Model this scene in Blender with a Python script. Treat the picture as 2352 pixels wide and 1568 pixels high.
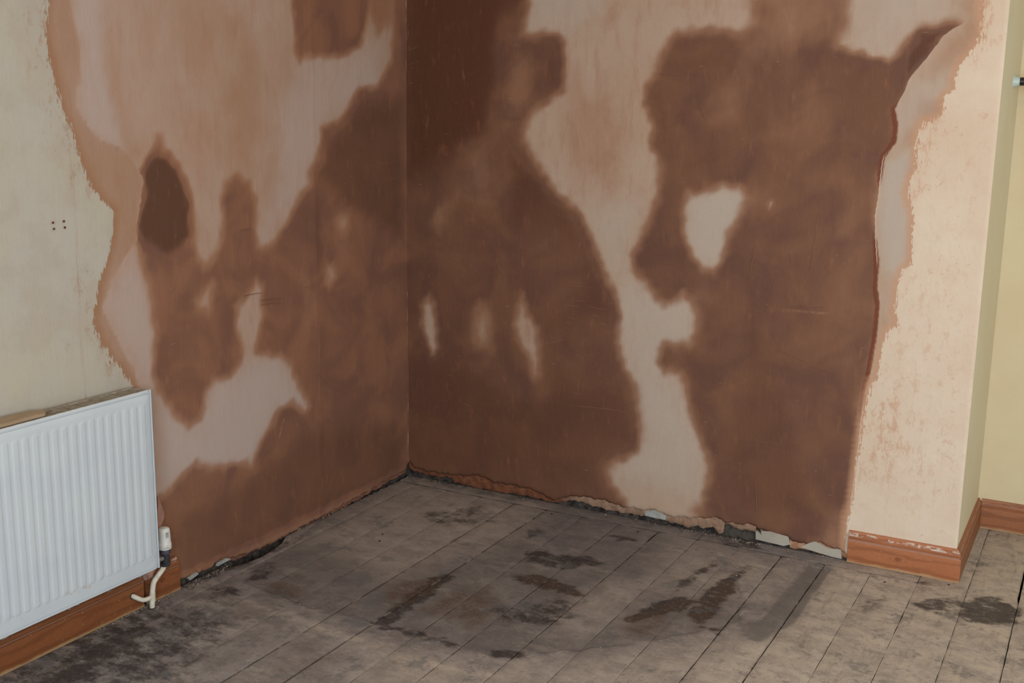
import bpy, bmesh, math, random
import numpy as np
from mathutils import Vector, Matrix, noise as mnoise

for o in list(bpy.data.objects):
    bpy.data.objects.remove(o, do_unlink=True)
C = bpy.context.scene.collection
scene = bpy.context.scene

# ---------------------------------------------------------------- camera
YAW, PITCH, ROLL = -0.495377474, 0.196926404, 0.0138131782
FPX = 2566.3
sy, cy = math.sin(YAW), math.cos(YAW)
fw = Vector((sy*math.cos(PITCH), cy*math.cos(PITCH), -math.sin(PITCH)))
rt = Vector((cy, -sy, 0.0)); up = rt.cross(fw)
R_ = math.cos(ROLL)*rt + math.sin(ROLL)*up
U_ = -math.sin(ROLL)*rt + math.cos(ROLL)*up
cd = bpy.data.cameras.new('camera'); cam = bpy.data.objects.new('camera', cd); C.objects.link(cam)
M = Matrix((R_, U_, -fw)).transposed().to_4x4()
M.translation = Vector((2.55097, -3.80778, 1.50000))
cam.matrix_world = M
cd.sensor_width = 36.0; cd.lens = 36.0*FPX/2352.0; cd.clip_start = .05
scene.camera = cam

# ---------------------------------------------------------------- light
scene.view_settings.view_transform = 'Standard'
scene.view_settings.look = 'None'
scene.view_settings.gamma = 1.0
scene.view_settings.exposure = -0.08
scene.view_settings.use_curve_mapping = False
w = bpy.data.worlds.new('world'); scene.world = w; w.use_nodes = True
w.node_tree.nodes['Background'].inputs[0].default_value = (.62, .78, 1, 1)
w.node_tree.nodes['Background'].inputs[1].default_value = .8
def area(name, loc, target, sx, sz, power, col):
    ld = bpy.data.lights.new(name, 'AREA'); ld.shape = 'RECTANGLE'; ld.size = sx; ld.size_y = sz
    ld.energy = power; ld.color = col
    o = bpy.data.objects.new(name, ld); C.objects.link(o)
    o.location = loc
    d = Vector(target)-Vector(loc)
    o.rotation_euler = d.to_track_quat('-Z', 'Y').to_euler()
    return o
area('window_daylight', (3.0, -5.30, 1.40), (1.9, -1.0, 0.45), 1.75, 1.0, 96, (.74, .86, 1.0))
area('sky_through_window', (3.0, -6.4, 2.62), (2.0, -.6, 0.2), 2.3, 1.2, 150, (.70, .85, 1.0))
area('side_window_daylight', (4.74, -2.9, 1.6), (1.6, -0.2, 0.3), 1.3, 1.2, 74, (.76, .88, 1.0))
ld = bpy.data.lights.new('warm_bounce_fill', 'POINT'); ld.energy = 26; ld.color = (1.0, .66, .30); ld.shadow_soft_size = .12  # added warm fill, standing in for bounced light on the upper walls
o = bpy.data.objects.new('warm_bounce_fill_light', ld); C.objects.link(o); o.location = (2.6, -2.4, 2.38)

# ---------------------------------------------------------------- traced marks, metres in each surface's own plane
LD = [(0.78,0.022,[(-0.0936,2.0696),(-0.0847,1.8448),(-0.0982,1.7178),(-0.161,1.6462),(-0.1877,1.6029),(-0.3142,1.5993),(-0.3394,1.57),(-0.3948,1.5027),(-0.4431,1.4694),(-0.5434,1.4554),(-0.5468,1.3458),(-0.5932,1.3007),(-0.6171,1.2508),(-0.6616,1.2298),(-0.7436,1.1342),(-0.8062,1.0727),(-0.8544,1.0546),(-0.9092,1.0627),(-0.9169,1.1323),(-0.9085,1.2192),(-0.938,1.2755),(-0.9932,1.3019),(-1.0452,1.283),(-1.0678,1.2352),(-1.0551,1.1712),(-1.0824,1.0745),(-1.1388,1.0237),(-1.1625,1.0193),(-1.1854,1.0565),(-1.2068,1.1136),(-1.2034,1.2358),(-1.228,1.2908),(-1.2526,1.3382),(-1.2954,1.3721),(-1.324,1.3921),(-1.3653,1.3673),(-1.3967,1.3299),(-1.3912,1.285),(-1.4132,1.2348),(-1.4275,1.1715),(-1.4277,1.1199),(-1.4042,1.0392),(-1.3853,0.9306),(-1.3713,0.8205),(-1.3906,0.7148),(-1.3587,0.6531),(-1.3175,0.581),(-1.2549,0.5235),(-1.2057,0.5337),(-1.1778,0.6077),(-1.1393,0.6539),(-1.0575,0.6495),(-1.0092,0.6852),(-1.0,0.7434),(-1.0278,0.8221),(-1.021,0.8726),(-0.9708,0.9026),(-0.9186,0.9554),(-0.8823,0.9286),(-0.8867,0.8309),(-0.9049,0.7729),(-0.9258,0.7033),(-0.8592,0.6853),(-0.7904,0.6683),(-0.7399,0.6193),(-0.7039,0.5397),(-0.6473,0.4455),(-0.6781,0.4277),(-0.7451,0.4835),(-0.8029,0.4754),(-0.8709,0.4163),(-0.9182,0.3805),(-0.9671,0.294),(-1.0205,0.3274),(-1.0946,0.3383),(-1.1759,0.3561),(-1.2338,0.3868),(-1.2938,0.3521),(-1.371,0.3166),(-1.4077,0.3133),(-1.4271,-0.0433),(0.0736,-0.1354),(0.0854,2.091)]),(0.8,0.02,[(-0.6684,2.001),(-0.6918,1.8707),(-0.676,1.8003),(-0.6834,1.7275),(-0.6614,1.6923),(-0.6208,1.7018),(-0.5843,1.7111),(-0.485,1.7165),(-0.3812,1.7268),(-0.3216,1.7568),(-0.2767,1.8146),(-0.2468,1.9269),(-0.2389,2.0523)]),(0.45,0.03,[(-0.2664,2.049),(-0.2422,1.8802),(-0.1929,1.8047),(-0.1579,1.8393),(-0.0993,1.8599),(-0.0819,2.0711)]),(0.45,0.02,[(-1.335,1.4371),(-1.3178,1.4345),(-1.3034,1.3852),(-1.3522,1.3836)]),(1.0,0.018,[(-1.3242,1.3882),(-1.3654,1.366),(-1.3967,1.3299),(-1.3912,1.285),(-1.4132,1.2348),(-1.4275,1.1715),(-1.4149,1.1343),(-1.3745,1.0953),(-1.3144,1.0695),(-1.2676,1.0919),(-1.2154,1.128),(-1.2079,1.2226),(-1.2336,1.291),(-1.2617,1.3385),(-1.2955,1.3695)]),(0.88,0.04,[(-0.602,1.1864),(-0.5909,0.9167),(-0.5841,0.5733),(-0.551,0.5502),(-0.5502,0.9119),(-0.557,1.1837)]),(0.92,0.04,[(-0.5983,1.2947),(-0.4938,1.4164),(-0.3041,1.5596),(-0.0272,1.5821),(-0.0236,0.9929),(-0.3954,1.1577)]),(0.9,0.05,[(-1.0123,0.2721),(-0.6296,0.3664),(-0.0565,0.2667),(-0.0266,-0.008),(-1.0268,-0.0246),(-1.3523,0.0169),(-1.338,0.2485)]),(-0.85,0.022,[(-1.2181,0.9213),(-1.1625,0.9491),(-1.1176,0.979),(-1.1088,0.9566),(-1.1364,0.8889),(-1.1515,0.8668),(-1.1856,0.8859)]),(-0.75,0.024,[(-0.3832,1.1045),(-0.3882,1.0864),(-0.4014,1.0726),(-0.42,1.0659),(-0.4402,1.0675),(-0.4581,1.0772),(-0.4702,1.0928),(-0.4741,1.1113),(-0.4691,1.1291),(-0.4563,1.1428),(-0.438,1.1497),(-0.4178,1.1484),(-0.3997,1.139),(-0.3873,1.1233)]),(-0.25,0.03,[(-0.3796,1.0251),(-0.3865,0.9898),(-0.4038,0.9627),(-0.4281,0.9493),(-0.4544,0.9521),(-0.4773,0.9703),(-0.4925,1.0001),(-0.4972,1.0357),(-0.4905,1.0701),(-0.4737,1.0969),(-0.45,1.1107),(-0.4239,1.1088),(-0.4006,1.0912),(-0.3847,1.0614)]),(-0.8,0.022,[(-0.5277,0.9741),(-0.4941,0.9624),(-0.4773,0.9033),(-0.5231,0.868),(-0.5484,0.8874),(-0.5492,0.9441)]),(-0.3,0.03,[(-0.5839,0.8191),(-0.5908,0.7779),(-0.6074,0.7465),(-0.6301,0.7313),(-0.6545,0.7352),(-0.6755,0.7571),(-0.6892,0.7925),(-0.693,0.8343),(-0.6862,0.8745),(-0.6702,0.9055),(-0.648,0.9211),(-0.6238,0.9182),(-0.6024,0.8971),(-0.5881,0.8618)]),(-0.25,0.03,[(-0.6188,0.9836),(-0.6241,0.9429),(-0.6363,0.9111),(-0.6527,0.8947),(-0.6701,0.8969),(-0.685,0.917),(-0.6945,0.9508),(-0.6968,0.9917),(-0.6915,1.0316),(-0.6797,1.0629),(-0.6635,1.0795),(-0.6462,1.0781),(-0.6311,1.0587),(-0.6213,1.0249)]),(-0.35,0.04,[(-1.4312,1.0683),(-1.3836,1.0896),(-1.354,1.0069),(-1.3853,0.9306),(-1.4179,0.9617)]),(-0.25,0.05,[(-1.3161,1.0428),(-1.1957,1.0437),(-1.1606,0.984),(-1.2406,0.9244),(-1.3122,0.9613)]),(-0.55,0.012,[(-1.34,-0.03),(0.02,-0.03),(0.02,0.04),(-0.1,0.036),(-0.5,0.03),(-0.9,0.026),(-1.34,0.03)]),(-0.2,0.04,[(-1.3017,0.8365),(-1.1966,0.8621),(-1.1635,0.757),(-1.1878,0.6751),(-1.2733,0.6918)])]
LP = [(-1.6895,1.8572),(-1.6949,1.7905),(-1.7059,1.7229),(-1.701,1.664),(-1.686,1.59),(-1.6738,1.5296),(-1.6563,1.4777),(-1.6269,1.4034),(-1.5905,1.31),(-1.5484,1.2528),(-1.5262,1.2328),(-1.5092,1.2243),(-1.5161,1.1733),(-1.5466,1.0816),(-1.5797,1.0184),(-1.5947,0.9636),(-1.6112,0.909),(-1.5828,0.8469),(-1.5491,0.78),(-1.5208,0.7628),(-1.4798,0.7028),(-1.4487,0.6312),(-1.4301,0.5167),(-1.4254,0.3187),(-6,0.5),(-6,3)]
LS = [(-1.6087,1.8663),(-1.614,1.7981),(-1.6062,1.7304),(-1.5953,1.6805),(-1.5986,1.5792),(-1.6145,1.5647),(-1.6182,1.5167),(-1.5865,1.4637),(-1.5405,1.4239),(-1.4661,1.4008),(-1.4247,1.3599),(-1.4068,1.329),(-1.3914,1.308),(-1.4132,1.2348),(-1.4274,1.1741),(-1.4305,1.1279),(-1.4625,1.0999),(-1.5051,1.0542),(-1.5317,1.0228),(-1.543,0.9987),(-1.5753,0.9494),(-1.5502,0.8996),(-1.5203,0.8402),(-1.4896,0.7808),(-1.4614,0.7475),(-1.4596,0.6987),(-1.4247,0.5984),(-1.4128,0.4564),(-1.4218,0.3176),(-6,0.5),(-6,3)]
LF = [(0.85,0.05,[(-1.7441,1.851),(-1.7539,1.6531),(-1.7132,1.5652),(-1.68,1.4509),(-1.653,1.3328),(-1.5828,1.2694),(-1.5588,1.2804),(-1.6133,1.3674),(-1.662,1.4974),(-1.6955,1.6112),(-1.6921,1.7907),(-1.6867,1.8575)]),(0.6,0.03,[(-1.6838,1.0703),(-1.6203,1.0756),(-1.5934,1.0226),(-1.6114,0.8862),(-1.641,0.9035),(-1.6588,0.9687),(-1.6801,0.984)]),(0.8,0.03,[(-1.6067,0.8854),(-1.5585,0.8519),(-1.5238,0.7673),(-1.4863,0.7068),(-1.5038,0.697),(-1.5808,0.7651),(-1.6074,0.8345)])]
LG = [(0.7,0.02,[(-1.6062,1.7304),(-1.5891,1.6855),(-1.5971,1.5804),(-1.6137,1.5565),(-1.6167,1.5167),(-1.5865,1.4637),(-1.5405,1.4239),(-1.4661,1.4008),(-1.4755,1.4503),(-1.491,1.5235),(-1.5203,1.5949),(-1.5176,1.7371),(-1.5149,1.8769),(-1.6043,1.8668)]),(0.8,0.04,[(-1.3853,0.6587),(-1.2462,0.5069),(-1.1195,0.647),(-0.8136,0.6725),(-0.6523,0.4466),(-0.8221,0.4686),(-0.9669,0.2987),(-1.2938,0.3521),(-1.4068,0.3273)]),(0.6,0.03,[(-1.4428,1.0954),(-1.5306,1.015),(-1.5673,0.9496),(-1.5365,0.8872),(-1.4808,0.7859),(-1.4116,0.6642),(-1.3748,0.8211),(-1.3922,0.9583)]),(0.5,0.04,[(-0.6569,1.6852),(-0.3815,1.7144),(-0.1877,1.7729),(-0.1905,1.611),(-0.5426,1.4784),(-0.6493,1.2354),(-0.887,1.071),(-0.7875,1.3016),(-0.7558,1.5214)])]
LW = [(0.7,0.03,[(-1.056,1.8244),(-0.9373,1.8078),(-0.8817,1.6602),(-0.8699,1.4486),(-0.9421,1.2785),(-1.0236,1.3101),(-1.0762,1.4492),(-0.9857,1.6554)]),(0.6,0.03,[(-1.5158,1.7607),(-1.4755,1.7402),(-1.4632,1.5117),(-1.4376,1.4128),(-1.3895,1.3869),(-1.4402,1.3754),(-1.5056,1.4747)]),(0.5,0.05,[(-1.2401,1.8333),(-1.0546,1.8508),(-1.1189,1.3817),(-1.2598,1.5145)]),(0.5,0.03,[(-0.8888,1.5055),(-0.7581,1.463),(-0.7949,1.123),(-0.8843,1.1298)])]
BD = [(0.82,0.025,[(-0.0355,2.0826),(0.5483,2.0537),(0.5296,1.8845),(0.5126,1.8067),(0.5841,1.7973),(0.6093,1.8046),(0.6742,1.7892),(0.6779,1.71),(0.6779,1.6396),(0.6571,1.6035),(0.6252,1.5749),(0.5675,1.5267),(0.526,1.4583),(0.5137,1.4093),(0.5262,1.3376),(0.5756,1.2999),(0.6322,1.2529),(0.6664,1.2053),(0.7162,1.188),(0.7533,1.154),(0.8005,1.0751),(0.8476,0.9965),(0.8768,0.9168),(0.9231,0.8549),(0.94,0.774),(0.9381,0.6742),(0.9675,0.5938),(0.9999,0.5306),(1.017,0.4486),(1.0293,0.357),(1.0234,0.2792),(0.9888,0.2479),(0.9264,0.2258),(0.9004,0.1814),(0.9297,0.1249),(0.9864,0.0646),(1.0267,-0.0512),(-0.0525,-0.1423)]),(0.7,0.025,[(1.3853,2.0123),(1.3917,1.9003),(1.4062,1.8295),(1.356,1.7853),(1.2631,1.8046),(1.1852,1.7992),(1.1298,1.7931),(1.1036,1.7672),(1.0765,1.7203),(1.0551,1.6458),(1.0316,1.6157),(1.0301,1.5703),(1.0518,1.525),(1.0741,1.4644),(1.0661,1.4184),(1.0829,1.3727),(1.0931,1.2495),(1.0663,1.1701),(1.0278,1.0731),(1.0047,1.0076),(1.0117,0.9598),(1.06,0.9072),(1.0959,0.8619),(1.1303,0.8473),(1.1712,0.8702),(1.1984,0.8917),(1.2293,0.8658),(1.2569,0.8047),(1.2547,0.7486),(1.2203,0.7048),(1.1368,0.6957),(1.1172,0.6772),(1.1141,0.6276),(1.141,0.5979),(1.1952,0.5962),(1.2188,0.5582),(1.2302,0.494),(1.2499,0.4308),(1.2862,0.3699),(1.3225,0.3092),(1.3365,0.2616),(1.3242,0.176),(1.3025,0.1046),(1.2666,0.0776),(1.3559,-0.0212),(1.8459,-0.053),(1.8329,0.1296),(1.8329,0.296),(1.8385,0.4217),(1.8394,0.5297),(1.8525,0.6077),(1.8654,0.6849),(1.8746,0.7905),(1.8826,0.9094),(1.8871,0.9973),(1.8756,1.1119),(1.8668,1.1544),(1.8481,1.1819),(1.85,1.2674),(1.8529,1.3381),(1.8541,1.3942),(1.8667,1.4084),(1.8885,1.4437),(1.8901,1.492),(1.8778,1.5467),(1.9019,1.5987),(1.9205,1.6487),(1.9721,1.7084),(1.9995,1.7674),(2.0507,1.7963),(2.0407,1.8096),(1.9973,1.7937),(1.9327,1.7914),(1.9093,1.756),(1.8926,1.7162),(1.8549,1.6856),(1.8078,1.6834),(1.7659,1.6947),(1.7438,1.7142),(1.6862,1.7425),(1.7095,1.8076),(1.6961,1.9969)]),(1.0,0.08,[(0.0054,2.0806),(0.479,2.0571),(0.4545,1.8396),(0.4104,1.6163),(0.3932,1.4529),(0.2569,1.3667),(0.0007,1.2732)]),(0.9,0.04,[(0.6208,1.7732),(0.6697,1.7567),(0.6766,1.6161),(0.6302,1.5924),(0.596,1.6636)]),(0.88,0.06,[(-0.0037,0.5164),(0.3838,0.5249),(0.7329,0.5316),(0.9888,0.4955),(1.0215,0.3303),(0.8905,0.2061),(0.7455,0.0392),(-0.0065,0.0222)]),(0.9,0.04,[(0.4316,1.4535),(0.4982,1.4383),(0.642,1.2304),(0.7537,1.1377),(0.8486,0.9639),(0.9165,0.7883),(0.6539,0.695),(0.4964,0.9548),(0.3967,1.1525),(0.4342,1.255)]),(0.85,0.03,[(1.1405,1.7341),(1.3418,1.767),(1.3598,1.7165),(1.3485,1.6445),(1.209,1.6303),(1.1115,1.6604)]),(0.85,0.025,[(1.0319,1.6082),(1.0806,1.6232),(1.1174,1.5256),(1.1077,1.3734),(1.0645,1.4183),(1.0702,1.4796),(1.034,1.5552)]),(0.85,0.035,[(1.2241,1.316),(1.3489,1.3503),(1.3734,1.4695),(1.4585,1.5722),(1.2825,1.4232),(1.1574,1.3596),(1.1129,1.2503)]),(0.86,0.05,[(1.3981,1.0199),(1.4079,0.55),(1.3356,0.3773),(1.3767,0.2184),(1.4487,0.0979),(1.7635,0.0921),(1.6653,0.4267),(1.5395,0.7238),(1.4644,0.9483)]),(0.8,0.03,[(1.0539,1.0588),(1.1678,1.1287),(1.1928,0.942),(1.1285,0.8889),(1.0407,0.962)]),(0.95,0.012,[(1.9335,1.7821),(1.972,1.7878),(2.0416,1.7992),(2.0001,1.7608),(1.9656,1.7085),(1.9112,1.6487),(1.8775,1.5673),(1.8578,1.5603),(1.8918,1.6421)]),(0.85,0.02,[(1.5809,1.7275),(1.7366,1.7184),(1.8484,1.683),(1.8998,1.7094),(1.8848,1.5605),(1.8809,1.4366),(1.8453,1.3659),(1.726,1.4754)]),(-0.4,0.05,[(0.4545,1.8396),(0.5479,1.7824),(0.5947,1.7266),(0.5695,1.6162),(0.5149,1.56),(0.4573,1.6484),(0.4369,1.7606)]),(-0.25,0.04,[(0.5361,1.6242),(0.5326,1.593),(0.5217,1.5678),(0.5055,1.5537),(0.4871,1.5536),(0.4703,1.5676),(0.4585,1.5928),(0.4539,1.6243),(0.4575,1.6557),(0.4686,1.6807),(0.4849,1.6945),(0.5032,1.6943),(0.5198,1.6803),(0.5315,1.6553)]),(-0.35,0.05,[(0.4301,1.5677),(0.5974,1.5923),(0.5261,1.4551),(0.5084,1.3896),(0.4511,1.4211),(0.3938,1.4033)]),(-0.38,0.05,[(0.2867,1.3674),(0.3843,1.3866),(0.4434,1.2887),(0.4353,1.1713),(0.3576,1.1421),(0.2778,1.1979),(0.1566,1.0709),(0.0944,1.0674),(0.1359,1.1569),(0.2575,1.2482)]),(-0.22,0.04,[(0.3949,1.312),(0.3904,1.2829),(0.3771,1.2591),(0.3577,1.2453),(0.3358,1.2445),(0.316,1.2567),(0.3021,1.2797),(0.297,1.3089),(0.3016,1.3382),(0.3151,1.3619),(0.3347,1.3754),(0.3564,1.3759),(0.376,1.3636),(0.3897,1.3408)]),(-0.3,0.035,[(0.2057,1.1084),(0.2009,1.0894),(0.1873,1.0735),(0.1676,1.0639),(0.1456,1.0626),(0.1256,1.07),(0.1118,1.0844),(0.1069,1.1032),(0.1119,1.1224),(0.1257,1.1383),(0.1455,1.1476),(0.1674,1.1487),(0.1871,1.1413),(0.2008,1.127)]),(-0.18,0.09,[(0.0942,0.9968),(0.6084,1.0634),(0.7582,0.9737),(0.726,0.804),(0.3409,0.8041),(0.094,0.8544)]),(-0.92,0.022,[(0.1045,0.7979),(0.1402,0.7507),(0.157,0.644),(0.1571,0.5622),(0.119,0.5341),(0.0893,0.5821),(0.0639,0.6618),(0.0662,0.7439)]),(-0.7,0.035,[(0.4019,0.7008),(0.398,0.6637),(0.3861,0.6329),(0.3686,0.6146),(0.3489,0.6124),(0.3309,0.627),(0.3183,0.6555),(0.3136,0.6921),(0.3177,0.7294),(0.3298,0.7601),(0.3474,0.778),(0.367,0.7797),(0.3847,0.7651),(0.3972,0.737)]),(-0.3,0.04,[(0.4128,0.6172),(0.4084,0.5782),(0.3948,0.5457),(0.3749,0.5261),(0.3524,0.5234),(0.3319,0.5384),(0.3176,0.568),(0.3122,0.6063),(0.317,0.6456),(0.3308,0.678),(0.3508,0.6971),(0.3731,0.6993),(0.3933,0.6843),(0.4075,0.655)]),(-0.85,0.022,[(0.5369,0.8349),(0.5689,0.7588),(0.61,0.7111),(0.6232,0.6227),(0.6197,0.5178),(0.5933,0.4935),(0.5704,0.5785),(0.521,0.6289),(0.5003,0.7054),(0.5184,0.7851)]),(-0.25,0.04,[(0.4031,0.5984),(0.6197,0.5178),(0.6403,0.4503),(0.5046,0.4326),(0.384,0.507)]),(-1.0,0.02,[(1.2,1.2464),(1.256,1.2534),(1.321,1.2863),(1.384,1.2768),(1.4107,1.2405),(1.3889,1.1868),(1.354,1.1088),(1.3383,1.0156),(1.3055,0.9697),(1.2562,0.9862),(1.2134,1.0301),(1.1889,1.0988),(1.1813,1.1916)]),(-0.3,0.04,[(1.3831,1.2917),(1.4983,1.2814),(1.5068,1.2152),(1.4505,1.19),(1.3914,1.1415)]),(-0.55,0.01,[(1.5015,1.2194),(1.4981,1.2124),(1.494,1.2073),(1.49,1.2051),(1.4868,1.2062),(1.4851,1.2105),(1.4853,1.217),(1.4872,1.2246),(1.4906,1.2316),(1.4946,1.2367),(1.4987,1.2388),(1.5018,1.2377),(1.5035,1.2335),(1.5034,1.2269)]),(-0.2,0.03,[(1.3248,0.9056),(1.3215,0.8781),(1.3092,0.8551),(1.2905,0.8412),(1.2688,0.8392),(1.2486,0.8496),(1.234,0.8704),(1.2278,0.8974),(1.2314,0.9251),(1.2439,0.948),(1.2628,0.9616),(1.2844,0.9633),(1.3043,0.9528),(1.3187,0.9323)]),(-0.5,0.06,[(1.3883,2.0121),(1.7167,1.9959),(1.7213,1.7391),(1.6211,1.7685),(1.5083,1.7286),(1.4277,1.7156),(1.3845,1.8159)]),(-0.3,0.04,[(1.4704,1.8696),(1.6447,1.8367),(1.6068,1.7688),(1.4919,1.7571)]),(-0.35,0.05,[(1.2719,1.6302),(1.395,1.6298),(1.3718,1.4988),(1.2487,1.4673),(1.2757,1.5567)]),(-0.3,0.04,[(1.343,1.7455),(1.4027,1.7587),(1.3782,1.6588),(1.34,1.659)]),(-0.2,0.06,[(1.4517,1.6868),(1.656,1.671),(1.6723,1.4319),(1.4671,1.4273)]),(-0.2,0.08,[(1.6522,1.3022),(1.8251,1.2663),(1.8658,0.9078),(1.8167,0.6031),(1.7089,0.8936)]),(-0.6,0.04,[(1.7215,0.0351),(1.7527,0.1385),(1.8246,0.1839),(1.8539,-0.0188),(1.741,-0.0263)]),(-0.35,0.04,[(1.2648,0.1148),(1.3163,0.0987),(1.4506,0.0648),(1.4542,-0.0017),(1.2194,-0.0137)])]
BP = [(2.1108,1.951),(2.114,1.8744),(2.1121,1.854),(2.1235,1.7674),(2.1,1.7224),(2.07,1.69),(2.0537,1.6427),(2.0566,1.6095),(2.0265,1.5841),(2.0313,1.5278),(1.9988,1.5112),(1.9704,1.5054),(1.956,1.4711),(1.9605,1.3654),(1.9462,1.3261),(1.9377,1.2811),(1.9656,1.2025),(1.9661,1.1277),(1.9673,1.0452),(1.9424,1.0319),(1.9353,0.9823),(1.9298,0.8933),(1.9462,0.8437),(1.9152,0.8303),(1.9038,0.7774),(1.893,0.6972),(1.896,0.657),(1.8757,0.6425),(1.8673,0.6021),(1.8646,0.5607),(1.8569,0.4892),(1.8511,0.3693),(1.8474,0.2984),(1.8413,0.2202),(1.8315,0.1501),(1.8282,0.1127),(1.8318,-0.0235),(5,-0.3),(5,3)]
BE = [(2.1553,1.9867),(2.0658,1.8115),(2.0116,1.7764),(1.9656,1.7085),(1.9205,1.6487),(1.9019,1.5987),(1.8778,1.5467),(1.8901,1.492),(1.8885,1.4437),(1.8569,1.3942),(1.8529,1.3381),(1.85,1.2674),(1.8443,1.196),(1.8485,1.1389),(1.8633,1.0534),(1.8643,0.9663),(1.877,0.9089),(1.8746,0.7905),(1.8654,0.6849),(1.8525,0.6077),(1.8509,0.5313),(1.8478,0.454),(1.8458,0.3607),(1.8409,0.2659),(1.8342,0.1538),(1.8284,0.0887),(1.8396,-0.0706),(-1,-0.2),(-1,2.2)]
BEw = [(0.9,0.02,[(1.8019,1.3927),(1.8705,1.3946),(1.8827,1.0548),(1.841,1.0518)]),(0.9,0.02,[(1.776,0.5594),(1.8766,0.573),(1.8763,0.0822),(1.8103,0.0691)])]
BF = [(0.9,0.04,[(1.9558,1.5066),(2.0332,1.5211),(2.0162,1.4123),(2.0012,1.2741),(1.9512,1.2298),(1.949,1.3414)]),(0.85,0.05,[(1.8525,0.6077),(1.9694,0.6528),(2.0201,0.54),(2.0183,0.3886),(1.9544,0.3011),(1.8543,0.2839)]),(0.9,0.03,[(2.066,1.9531),(2.1465,1.9494),(2.1775,1.7444),(2.1076,1.6935),(2.0732,1.7984)]),(0.5,0.08,[(1.9009,0.9984),(2.0496,1.0102),(2.0941,0.6391),(1.9278,0.6475)]),(0.45,0.1,[(1.8564,0.4553),(2.1008,1.4818),(2.164,1.4828),(2.2118,0.2098),(1.8499,0.1409)])]
BG = [(0.95,0.02,[(1.8579,1.3803),(1.9491,1.4244),(1.9401,1.2854),(1.9624,1.1741),(1.9631,1.0463),(1.9363,0.9868),(1.8849,1.0261),(1.8575,1.1681)]),(0.6,0.03,[(1.9062,1.6285),(2.0348,1.6547),(2.0275,1.5881),(1.993,1.5342),(1.9569,1.493),(1.8944,1.4369),(1.8815,1.5331)]),(0.6,0.04,[(0.5525,2.0228),(0.867,2.0083),(0.8374,1.8751),(0.7001,1.818),(0.556,1.837)]),(0.7,0.05,[(1.6911,1.9704),(2.0722,1.9528),(2.0213,1.8128),(1.9198,1.789),(1.8608,1.6964),(1.7351,1.7389)]),(0.8,0.05,[(0.9732,0.9245),(1.2464,0.8514),(1.2361,0.7226),(1.124,0.5959),(1.1952,0.5223),(1.3068,0.2901),(1.2808,0.1346),(0.9647,0.1659),(1.0653,0.3368),(1.0033,0.5814),(0.9418,0.8237)]),(1.0,0.03,[(1.2,1.2464),(1.384,1.2768),(1.4107,1.2405),(1.3383,1.0156),(1.2562,0.9862),(1.1889,1.0988)]),(0.6,0.05,[(0.7888,1.172),(1.0308,1.2155),(0.9708,0.9891),(0.9033,0.9189)])]
BW = [(0.7,0.05,[(0.7298,1.6939),(0.9126,1.6617),(0.9383,1.4155),(0.8931,1.2251),(0.7686,1.2519),(0.7093,1.4582)]),(0.7,0.03,[(2.0471,1.9539),(2.104,1.8748),(2.1155,1.7455),(2.0325,1.6812),(1.9841,1.6416),(1.9916,1.7081),(2.049,1.786)]),(0.8,0.02,[(0.836,1.9202),(0.9042,1.9029),(0.8889,1.8585),(0.7872,1.8311),(0.7528,1.8167),(0.821,1.8529)]),(0.8,0.015,[(1.9497,1.5812),(2.0281,1.5814),(2.0267,1.521),(1.9563,1.4998),(1.948,1.4381),(1.928,1.4376)]),(0.5,0.08,[(1.0432,1.7356),(1.2712,1.6448),(1.219,1.4218),(1.109,1.3428),(1.0423,1.5552)]),(0.4,0.1,[(1.3654,1.6154),(1.5836,1.6856),(1.6742,1.4034),(1.4597,1.2947)])]
Blip = [(0.007,0.0612),(0.0312,0.04),(0.0926,0.0348),(0.1791,0.0378),(0.2704,0.0455),(0.3496,0.0607),(0.4238,0.0416),(0.5107,0.0455),(0.6021,0.0412),(0.6572,0.0235),(0.6982,0.0127),(0.7304,0.0329),(0.7796,0.0453),(0.8171,0.052),(0.9248,0.0517),(0.9673,0.04),(1.0751,0.0423),(1.1189,0.0521),(1.1686,0.0371),(1.1894,0.0375),(1.2849,0.0503),(1.3516,0.0629),(1.3798,0.0648),(1.3903,0.0533),(1.4396,0.056),(1.4912,0.0642),(1.5158,0.0573),(1.5434,0.051),(1.5723,0.0483),(1.5963,0.0447),(1.631,0.0433),(1.6409,0.0354),(1.6678,0.0293),(1.6911,0.029),(1.7212,0.04),(1.7439,0.0445),(1.7594,0.0395),(1.8053,0.0326),(1.8284,0.0243),(1.8378,0.0182)]
Bcoat = [(0.0024,0.0314),(0.04,0.0203),(0.1057,0.0159),(0.1512,0.0178),(0.2155,0.0268),(0.222,0.007),(0.3148,0.0022),(0.4366,0.001),(0.5313,0.0085),(0.6362,0.0052),(0.6946,0.0011),(0.727,0.0124),(0.7744,0.0264),(0.8027,0.0279),(0.863,0.0192),(0.9444,0.0146),(1.0243,0.0153),(1.076,0.0197),(1.1608,0.0165),(1.2546,0.0069),(1.2864,0.0181),(1.3119,0.0162),(1.3335,0.0221),(1.3536,0.0226),(1.3747,0.0029),(1.3873,0.0156),(1.3889,0.0497),(1.419,0.042),(1.4603,0.0365),(1.5071,0.0406),(1.5083,0.0758),(1.5333,0.0324),(1.5342,0.0442)]
Bboard1 = [(1.5119,0.0131),(1.5101,0.0445),(1.5332,0.034),(1.5292,0.0482),(1.564,0.0533),(1.6277,0.046),(1.6373,0.0182),(1.6143,0.0086)]
Bboard2 = [(1.6733,0.0156),(1.6985,0.0338),(1.7237,0.0486),(1.7457,0.04),(1.7676,0.0314),(1.8157,0.0347),(1.8195,0.0015),(1.7848,0.0024)]
Bfiller = [(1.0752,0.0405),(1.1189,0.0521),(1.1651,0.0381),(1.1623,0.0203),(1.1132,0.0215),(1.0812,0.0224)]
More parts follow.
